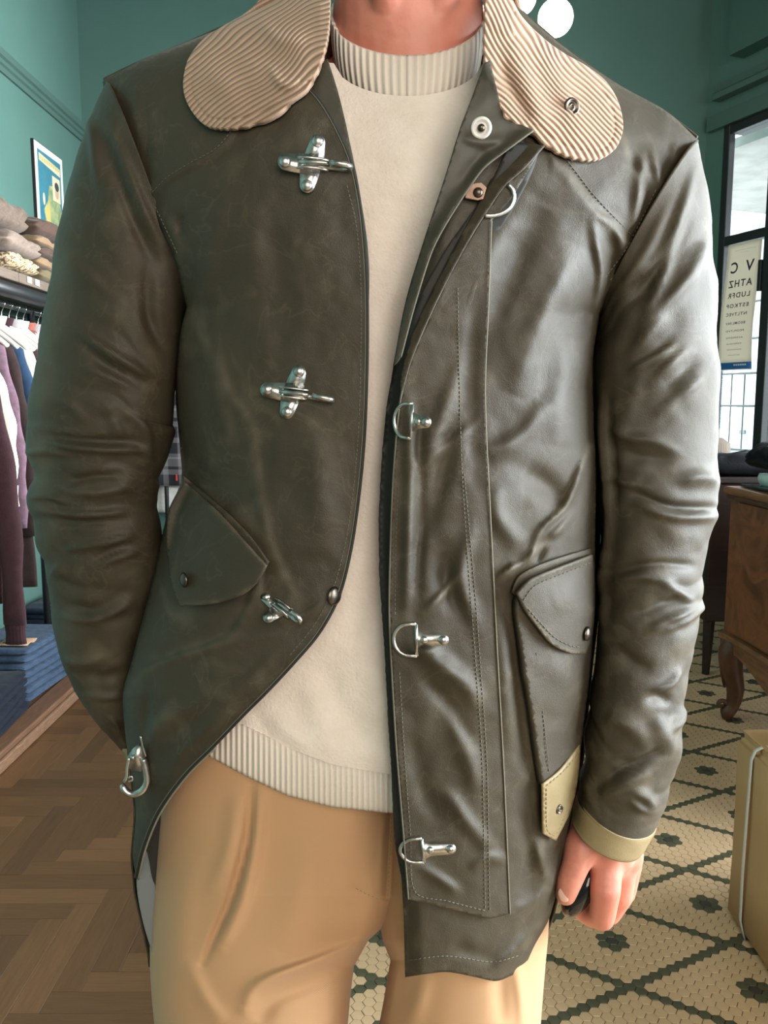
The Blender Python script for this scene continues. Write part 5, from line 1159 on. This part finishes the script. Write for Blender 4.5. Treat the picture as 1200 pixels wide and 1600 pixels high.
def jeans(c, m_, n, lb, seed, d=(.27, .39, .034), step=.031, rot=0., patch=None, words=('lowest', 'second', 'third', 'fourth', 'fifth', 'sixth', 'seventh', 'eighth')):
    z = .056 if c[0] < -1.38 else .062
    for i in range(n):
        o = folded('folded_jeans', (c[0] + random.uniform(-.006, .006), c[1] + random.uniform(-.01, .01), z + d[2]/2), d, m_, lb % ('topmost' if i == n-1 else words[i] + ' from the bottom' if i else 'lowest'), 'jeans', 'jeans folded on the platform', seed+i, rot=rot + random.uniform(-.04, .04), lump=.004)
        if i == n-1 and patch:
            px, py, w_, h_ = patch; R_ = MB(); N_ = 9; vv = []
            for a in range(N_):
                for b_ in range(4): vv.append((c[0] + px + w_*(b_/3-.5), c[1] + py + h_*(a/(N_-1)-.5), z + d[2] + .006 + .004*math.sin(a*.9+seed) ))
            q = mk('waist_patch', vv, [(a*4+b_, a*4+b_+1, a*4+b_+5, a*4+b_+4) for a in range(N_-1) for b_ in range(3)], KRAFT, o); q.modifiers.new('t', 'SOLIDIFY').thickness = .0025
            box('print_block', (c[0] + px, c[1] + py - h_*.33, z + d[2] + .0095 + .003), (w_*.55, h_*.13, .004), mat('dark_print_%d' % seed, (.06, .05, .05), .7), q)
        z += step
jeans((-1.475, 2.88), DN1, 5, 'dark indigo jeans, %s in the near stack', 40, rot=.10)
jeans((-1.50, 3.315), DN2, 7, 'washed blue jeans, %s in the middle stack', 50, patch=(.045, -.12, .13, .09), rot=-.08)
jeans((-1.50, 3.84), DN3, 8, 'mid blue jeans, %s in the far stack', 60, patch=(.05, -.13, .13, .09), rot=-.1)
FLEECE = mat('grey_fleece', (.40, .42, .40), .95, c2=(.22, .23, .22), nscale=60, bump=(90, 1, .006)); fl = folded('fleece_throw', (-1.54, 4.22, .17), (.24, .30, .22), FLEECE, 'fluffy grey fleece folded by the rack upright beyond the jeans', 'fleece', None, 77, lump=.02)
bxm = cmat('kraft_box', (.42, .29, .19)); sb = box('shoe_box', (-1.54, 4.22, .327), (.18, .26, .09), bxm, None, .1, .004); tag(sb, 'small kraft box resting on the grey fleece', 'box')
dc = garment('scarf', 2.70, 'dark lacy scarf drooping over the jeans from the rail', 'scarf', BROWN, length=.2, sl=.1) if False else None
# ---- posters on the green wall
def poster(y0, y1, z0, z1, label, bgc, border=.03, design=True):
    p = empty('poster', (XL+.02, (y0+y1)/2, z0), label, 'poster'); X = XL + .008
    box('frame', (X, (y0+y1)/2, (z0+z1)/2), (.014, y1-y0+.008, z1-z0+.008), BLACK, p)
    box('margin', (X+.0078, (y0+y1)/2, (z0+z1)/2), (.002, y1-y0, z1-z0), mat('paper_white', (.80, .78, .70), .6), p)
    pr = box('print', (X+.0092, (y0+y1)/2, (z0+z1)/2), (.001, y1-y0-2*border, z1-z0-2*border), bgc, p)
    return p, X+.0102
BLUEP = mat('poster_blue', (.035, .16, .23), .6, c2=(.05, .21, .27), nscale=9); YEL = mat('poster_ochre', (.55, .42, .14), .6, c2=(.45, .46, .16), nscale=14); CRM = mat('poster_cream', (.62, .55, .38), .6); DRK = mat('poster_dark', (.05, .05, .05), .6); GRN = mat('poster_green', (.16, .24, .14), .6, c2=(.5, .48, .2), nscale=18)
p1, X1 = poster(4.20, 4.55, 2.065, 2.475, 'blue poster with a white margin and an ochre figure on the left wall', BLUEP)
def flat(name, pts, m_, par, x): return mk(name, [(x, y, z) for y, z in pts] + [(x-.0006, y, z) for y, z in pts], [tuple(range(len(pts)))] + [(i, (i+1) % len(pts), len(pts)+(i+1) % len(pts), len(pts)+i) for i in range(len(pts))], m_, par, False)
def ell(cy, cz, ry, rz, n=20): return [(cy + ry*math.cos(2*math.pi*i/n), cz + rz*math.sin(2*math.pi*i/n)) for i in range(n)]
flat('title_band', [(4.245, 2.395), (4.51, 2.375), (4.51, 2.415), (4.245, 2.43)], CRM, p1, X1)
for i in range(9): flat('title_mark', [(4.252+i*.028, 2.40), (4.272+i*.028, 2.398), (4.272+i*.028, 2.416), (4.252+i*.028, 2.419)], YEL, p1, X1+.0004)
flat('figure', [(4.30, 2.10), (4.28, 2.17), (4.33, 2.22), (4.36, 2.30), (4.42, 2.31), (4.47, 2.27), (4.51, 2.20), (4.51, 2.10)], GRN, p1, X1); flat('figure_light', [(4.31, 2.10), (4.29, 2.16), (4.335, 2.21), (4.345, 2.24), (4.36, 2.15), (4.35, 2.10)], YEL, p1, X1+.0005)
flat('panel', [(4.40, 2.24), (4.50, 2.24), (4.50, 2.36), (4.40, 2.36)], CRM, p1, X1+.0003); flat('face', ell(4.455, 2.285, .022, .03), mat('poster_skin', (.5, .33, .22), .6), p1, X1+.0009); flat('dark_hair', ell(4.455, 2.315, .027, .022), DRK, p1, X1+.0012)
flat('small_bust', ell(4.285, 2.22, .014, .03), CRM, p1, X1)
p2, X2 = poster(3.22, 3.70, 2.05, 2.62, 'cream and ochre poster cut by the left edge of the picture', mat('poster_sand', (.60, .45, .22), .6, c2=(.5, .3, .12), nscale=9), .022)
flat('block', [(3.30, 2.12), (3.66, 2.12), (3.66, 2.22), (3.30, 2.22)], mat('poster_brown', (.25, .14, .07), .6), p2, X2); flat('block', [(3.34, 2.28), (3.64, 2.28), (3.56, 2.52), (3.42, 2.52)], YEL, p2, X2)
# ---- globe lamps
BRASS = mat('aged_brass', (.45, .33, .15), .35, metal=1); GLOW = emit_mat('lit_opal_glass', (1.0, .96, .88), 7.0)
for (u, v, t, lb) in ((868, 28, 3.95, 'lit white globe lamp hanging lower, right of the collar'), (812, -4, 4.15, 'lit white globe lamp half hidden behind the corduroy collar')):
    c = P(u, v, t*(CP + (800-v)/F*SP)); lamp = empty('globe_lamp', tuple(c), lb, 'lamp', 'globe lamps')
    g = MB(); g.add(ellipsoid(c, (.083, .083, .083), 32, 20)); g.build('globe', GLOW, lamp, smooth=True)
    q = MB(); q.lathe([(.012, .0), (.036, .0), (.040, .012), (.036, .045), (.012, .055)], (c[0], c[1], c[2]+.068), 20); q.build('gallery', BRASS, lamp, smooth=True)
    v_, f_ = tube_pts([np.array([c[0], c[1], c[2]+.12]), np.array([c[0], c[1], ZC-.03])], .007, 10); mk('stem', v_, f_, BRASS, lamp)
    q = MB(); q.lathe([(.055, 0), (.05, .02), (.01, .03)], (c[0], c[1], ZC-.031), 20); q.build('ceiling_rose', BRASS, lamp, smooth=True)
# ---- eye chart hanging in the window, its printed face to the street
ch = empty('eye_chart', tuple(wp(.14, 1.4, .02)), 'cream sight-test chart hung in the window, letters seen reversed', 'eye chart')
PAPER = mat('cream_paper', (.66, .61, .52), .7); N, L = nt(PAPER); bb = N['Principled BSDF']; bb.inputs['Transmission Weight'].default_value = 0
tr_ = N.new('ShaderNodeBsdfTranslucent'); tr_.inputs[0].default_value = (.74, .69, .60, 1); mxs = N.new('ShaderNodeMixShader'); mxs.inputs[0].default_value = .55; L.new(bb.outputs[0], mxs.inputs[1]); L.new(tr_.outputs[0], mxs.inputs[2]); L.new(mxs.outputs[0], N['Material Output'].inputs[0])
CS0, CS1, CZ0, CZ1, CD = .024, .262, 1.395, 2.07, .022
def chp(a, b, d=0): # a: 0..1 from far to near, b: 0..1 upward
    bend = .012*math.sin(b*5) + .006*math.sin(a*3)
    return wp(CS0 + (CS1-CS0)*(a*(1-.0*b)) + .012*(b-.5), CZ0 + (CZ1-CZ0)*b, CD + bend + d)
def chart_piece(name, a0, a1, b0, b1, m_, d=0, na=8, nb=24):
    vv = [chp(a0+(a1-a0)*i/na, b0+(b1-b0)*j/nb, d) for j in range(nb+1) for i in range(na+1)]
    o = mk(name, vv, [(j*(na+1)+i, j*(na+1)+i+1, (j+1)*(na+1)+i+1, (j+1)*(na+1)+i) for j in range(nb) for i in range(na)], m_, ch); o.modifiers.new('t', 'SOLIDIFY').thickness = .0008; return o
chart_piece('paper', 0, 1, .062, 1, PAPER); chart_piece('blue_band', 0, 1, .008, .062, mat('print_blue', (.02, .14, .42), .5)); chart_piece('lower_edge', 0, 1, 0, .008, PAPER)
INK = mat('black_ink', (.03, .025, .025), .7)
def letters(name, txt, a_c, b_c, hgt, wid, m_, weight=.02):
    cu = bpy.data.curves.new('t', 'FONT'); cu.body = txt; cu.size = 1; cu.align_x = 'CENTER'; cu.offset = weight; cu.space_character = 1.25
    to = bpy.data.objects.new('t', cu); COL.objects.link(to); dgg = bpy.context.evaluated_depsgraph_get(); dgg.update(); me = bpy.data.meshes.new_from_object(to.evaluated_get(dgg)); bpy.data.objects.remove(to)
    xs = [v.co.x for v in me.vertices]; w0 = max(xs)-min(xs); xm = (max(xs)+min(xs))/2
    # the face is turned to the street: from the room it reads mirrored, so text runs from the near side to the far side
    for v in me.vertices: v.co = chp(a_c - (v.co.x-xm)/w0*wid, b_c + v.co.y*hgt/.72, .0016)
    me.materials.clear(); me.materials.append(m_); o = bpy.data.objects.new(name, me); COL.objects.link(o); adopt(o, ch); return o
ROWS = [('V  C', .775, .085, .70), ('ATHZ', .660, .056, .70), ('LUDFR', .575, .040, .66), ('ESTKOP', .497, .030, .66), ('NTLTVEC', .432, .024, .62), ('BEOMLINV', .363, .020, .58), ('PEOFLTVO', .305, .015, .54), ('ACEFNDTO', .252, .012, .5), ('TVPECHLO', .205, .010, .46), ('DNPLHTOZ', .160, .008, .44), ('ZECHLOFA', .118, .006, .36)]
letters('chart_letter', 'V', .73, .775, .085, .24, INK, .02); letters('chart_letter', 'C', .27, .775, .085, .22, INK, .02)
for txt, b_, h_, w_ in ROWS[1:]: letters('chart_line', txt, .5, b_, h_, w_, INK, .02)
for txt, b_, h_, w_ in (('............', .945, .012, .6), ('.....', .925, .008, .16)): letters('print_line', txt, .55, b_, h_, w_, INK)
letters('print_line', '------', .68, .026, .05, .36, mat('white_ink', (.8, .8, .8), .6), .04)
# ---- walnut commode at the right, its serpentine front towards us
WAL = mat('burr_walnut', (.27, .088, .030), .32, c2=(.095, .028, .011), nscale=7, ncon=(.36, .66), coat=.25, bump=(20, .2, .0006), detail=12); N, L = nt(WAL)
n0 = next(n for n in N if n.type == 'TEX_NOISE'); n0.inputs['Distortion'].default_value = 1.6
WALT = mat('walnut_moulding', (.28, .115, .045), .28, c2=(.13, .05, .022), nscale=12, stretch=(6, 1, 6), coat=.3); WALD = mat('dark_carved_wood', (.075, .028, .015), .35, c2=(.13, .055, .028), nscale=15)
com = empty('commode', (1.6, 2.6, 0), 'walnut commode with a serpentine front and carved scroll feet, right edge', 'commode')
def fx(y): return 1.315 + .030*math.sin((3.16-y)*3.4+.2)        # serpentine front line
ys = np.linspace(2.05, 3.16, 40)
def prism(name, xf, z0, z1, m_, back=1.80, y0=None, y1=None, zf=None, bevel=0.0):
    yy = ys if y0 is None else np.linspace(y0, y1, 40); v = []; n = len(yy)
    for z in (0, 1):
        for y in yy: v.append((xf(y), y, (zf(y) if zf and z == 0 else (z0 if z == 0 else z1))))
        for y in (yy[0], yy[-1]): pass
    for z in (0, 1):
        for y in yy: v.append((back, y, (zf(y) if zf and z == 0 else (z0 if z == 0 else z1))))
    f = []
    for i in range(n-1):
        f += [(i, i+1, n+i+1, n+i), (2*n+i, 3*n+i, 3*n+i+1, 2*n+i+1), (n+i, n+i+1, 3*n+i+1, 3*n+i), (i, 2*n+i, 2*n+i+1, i+1)]
    f += [(0, n, 3*n, 2*n), (n-1, 3*n-1, 4*n-1, 2*n-1)]
    o = fix_normals(mk(name, v, f, m_, com, False))
    if bevel: mm = o.modifiers.new('bevel', 'BEVEL'); mm.width = bevel; mm.segments = 3; mm.limit_method = 'ANGLE'
    return o
prism('top_board', lambda y: fx(y) - .030, .875, .905, WALT, 1.82, bevel=.011); prism('top_moulding', lambda y: fx(y) - .014, .858, .875, WALD, bevel=.004)
prism('carcass', lambda y: fx(y) + .006, .335, .858, WAL)
for z0, z1 in ((.345, .85),): dr_ = prism('front_panel', lambda y: fx(y) - .004, z0, z1, WAL, 1.36, 2.1, 3.09, bevel=.004)
prism('lower_moulding', lambda y: fx(y) - .02, .315, .337, WALT, bevel=.007)
prism('apron', lambda y: fx(y) - .006, .30, .316, WALT, 1.40, zf=lambda y: .275 - .085*math.sin(min(1, max(0, (3.10-y)/.7))*math.pi/1.2)**2)
def cabriole(x, y, flip=1):
    spine = [(x+.012, y, .32), (x-.012, y+.006, .27), (x-.006, y+.004, .20), (x+.012, y, .13), (x+.012, y, .085), (x+.002, y+.002, .05), (x-.012, y+.004, .028), (x-.014, y+.004, .001)]
    rr = [.040, .046, .042, .033, .029, .026, .028, .016]
    q = catmull([(p[2]*1000, p[0]*1000) for p in spine], 6); zz = q[:, 0]/1000; xx = q[:, 1]/1000
    r = np.interp(-zz, [-p[2] for p in spine], rr)
    mb = MB(); mb.add(tube_pts([np.array([a, y, b]) for a, b in zip(xx, zz)], list(r), 16))
    sp = [(x-.040 + (.021 - .0016*i)*math.cos(.45*i), y-.003, .060 + (.021-.0016*i)*math.sin(.45*i)) for i in range(13)]
    mb.tube([np.array(p) for p in sp], [.009]*12+[.006], 8)
    mb.tube([np.array([x-.030, y-.02, .30]), np.array([x-.05, y-.01, .25]), np.array([x-.042, y, .19]), np.array([x-.03, y, .13])], [.008, .010, .008, .004], 8)
    return mb.build('leg', WALD, com, smooth=True)
cabriole(1.345, 3.10); cabriole(1.375, 2.12); cabriole(1.78, 3.10); cabriole(1.78, 2.12)
# ---- dark cabinet on tapered legs behind it
cab = empty('side_cabinet', (1.60, 3.85, 0), 'dark wooden side cabinet on straight tapered legs beyond the commode', 'cabinet'); DK = wood_mat('dark_stained_wood', (.035, .017, .013), (.02, .01, .008), .4)
box('body', (1.62, 3.86, .56), (.38, .5, .62), DK, cab, bevel=.006); box('top_board', (1.62, 3.86, .885), (.42, .54, .03), DK, cab, bevel=.006); box('shelf_strip', (1.427, 3.86, .62), (.008, .46, .012), GREYW, cab)
for x in (1.46, 1.78):
    for y in (3.64, 4.07): v, f = tube_pts([np.array([x, y, .26]), np.array([x-.004, y, .001])], [.028, .017], 4); mk('leg', v, f, DK, cab, False)
# ---- things on the commode
BK = cmat('black_cloth', (.006, .0065, .009), .6, c2=(.009, .01, .013), bump=(120, .5, .002), sheen=0); zc = .9055
tag(folded('folded_jacket', (1.53, 2.96, zc + .118), (.36, .34, .10), BK, 'black folded jacket lying across the tray on the commode', 'jacket', None, 91, lump=.018, rot=.05), 'black folded jacket lying on the glass tray on the commode', 'jacket')
tray = empty('glass_tray', (1.5, 2.95, zc), 'shallow black tray with pale green glass on the commode', 'tray')
box('base', (1.50, 2.95, zc+.006), (.30, .36, .010), BLACK_GLOSS, tray, .05, .002); GG = mat('pale_green_glass', (.50, .68, .64), .12, coat=.4)
for i, (x, y, sx_, sy_, sz_) in enumerate(((1.42, 3.03, .09, .10, .045), (1.40, 2.90, .07, .09, .052), (1.52, 3.0, .10, .12, .05), (1.53, 2.86, .10, .10, .05))):
    R = []
    for t in np.linspace(0, 1, 9):
        th = np.linspace(0, 2*np.pi, 24, endpoint=False); w = .75 + .25*math.sin(t*2.6); R.append(np.stack([x + np.sign(np.cos(th))*np.abs(np.cos(th))**.6*sx_/2*w, y + np.sign(np.sin(th))*np.abs(np.sin(th))**.6*sy_/2*w, np.full(24, zc+.011 + sz_*t)], -1))
    tag(fix_normals(mk('glass_dish', *sweep(np.array(R)), GG)), ('pale green glass block at the far left of the tray', 'pale green glass block at the near left of the tray', 'pale green glass block at the far right of the tray', 'pale green glass block at the near right of the tray')[i], 'glass dish', 'glass blocks on the tray')
stn = empty('black_stand', (1.40, 2.76, zc), 'small black iron stand at the front corner of the commode top', 'stand'); q = MB(); q.box((1.40, 2.76, zc+.006), (.07, .07, .012)); q.build('foot', BLACK_GLOSS, stn, bevel=.003); q = MB(); q.tube([(1.40, 2.76, zc+.012), (1.40, 2.76, zc+.07)], .009, 10); q.build('post', BLACK_GLOSS, stn, smooth=True); q = MB(); q.box((1.40, 2.76, zc+.075), (.085, .085, .018)); q.build('top', BLACK_GLOSS, stn, bevel=.003); q = MB(); q.tube([(1.40 + .028*math.cos(a), 2.76 + .01, zc+.105 + .022*math.sin(a)) for a in np.linspace(0, 6.28, 20)], .005, 8); q.build('ring', BLACK_GLOSS, stn, smooth=True)
bsk = empty('hat', (1.78, 3.9, .9), 'woven straw hat with a pale band resting on the dark cabinet', 'hat'); WICK = wave_mat('woven_straw', (.10, .075, .055), (.28, .23, .18), .8, 60, bump=.003, strength=.9, dist=1.5); q = MB(); q.lathe([(.005, .001), (.15, .001), (.165, .012), (.15, .03), (.11, .05), (.105, .13), (.07, .155), (.005, .16)], (1.52, 3.93, .9), 32); q.build('crown', WICK, bsk, smooth=True); q = MB(); q.lathe([(.112, .052), (.114, .053), (.112, .085), (.108, .086)], (1.52, 3.93, .9), 32); q.build('band', CREAM, bsk, smooth=True)
folded('folded_coat', (1.62, 3.70, .9505), (.40, .20, .10), BK, 'black coat folded along the near edge of the dark side cabinet', 'coat', None, 95, lump=.012)
# ---- cartons
CARD = mat('brown_carton', (.56, .33, .15), .7, c2=(.60, .36, .17), nscale=4, bump=(14, .35, .004)); CARD2 = mat('brown_carton_worn', (.56, .34, .165), .75, c2=(.50, .30, .14), nscale=5)
c1 = empty('carton', (1.02, 1.55, 0), 'large strapped brown carton standing on the mosaic floor', 'carton')
bm = bmesh.new(); bmesh.ops.create_cube(bm, size=1); bmesh.ops.scale(bm, verts=bm.verts, vec=(.42, .66, .455)); bmesh.ops.bevel(bm, geom=bm.edges[:], offset=.016, segments=3, affect='EDGES'); bmesh.ops.subdivide_edges(bm, edges=bm.edges[:], cuts=2, use_grid_fill=True)
for v in bm.verts: v.co.x += .006*math.sin(v.co.y*7)*math.cos(v.co.z*6); v.co += Vector((1.032, 1.538, .2285))
from_bm('shell', bm, CARD, c1)
box('flap', (.99, 1.80, .459), (.30, .13, .006), CARD2, c1, .02, .002); box('flap', (1.00, 1.45, .4585), (.33, .54, .004), CARD2, c1, .0, .0015)
STRAP = mat('white_strap', (.72, .69, .66), .35)
def ribbon(name, pts, w, m_, par):
    v = []; 
    for x, y, z in pts: v += [(x, y-w/2, z), (x, y+w/2, z)]
    o = mk(name, v, [(2*i, 2*i+1, 2*i+3, 2*i+2) for i in range(len(pts)-1)], m_, par); o.modifiers.new('t', 'SOLIDIFY').thickness = .0012; return o
ys_ = 1.765
ribbon('strap', [(1.2, ys_, .462), (.87, ys_, .464), (.842, ys_, .461), (.826, ys_+.002, .452), (.8195, ys_+.004, .43), (.8185, ys_+.008, .3), (.8185, ys_+.012, .15), (.8185, ys_+.010, .04), (.823, ys_-.005, .004)], .012, STRAP, c1)
c2_ = empty('carton', (1.06, 1.62, .463), 'tall brown carton standing upright on the strapped one', 'carton'); b2_ = box('shell', (1.055, 1.60, .7305), (.335, .46, .53), CARD2, c2_, -.03, .008); box('tape', (.8865, 1.60, .73), (.002, .05, .50), mat('parcel_tape', (.42, .30, .17), .3), c2_, -.03)
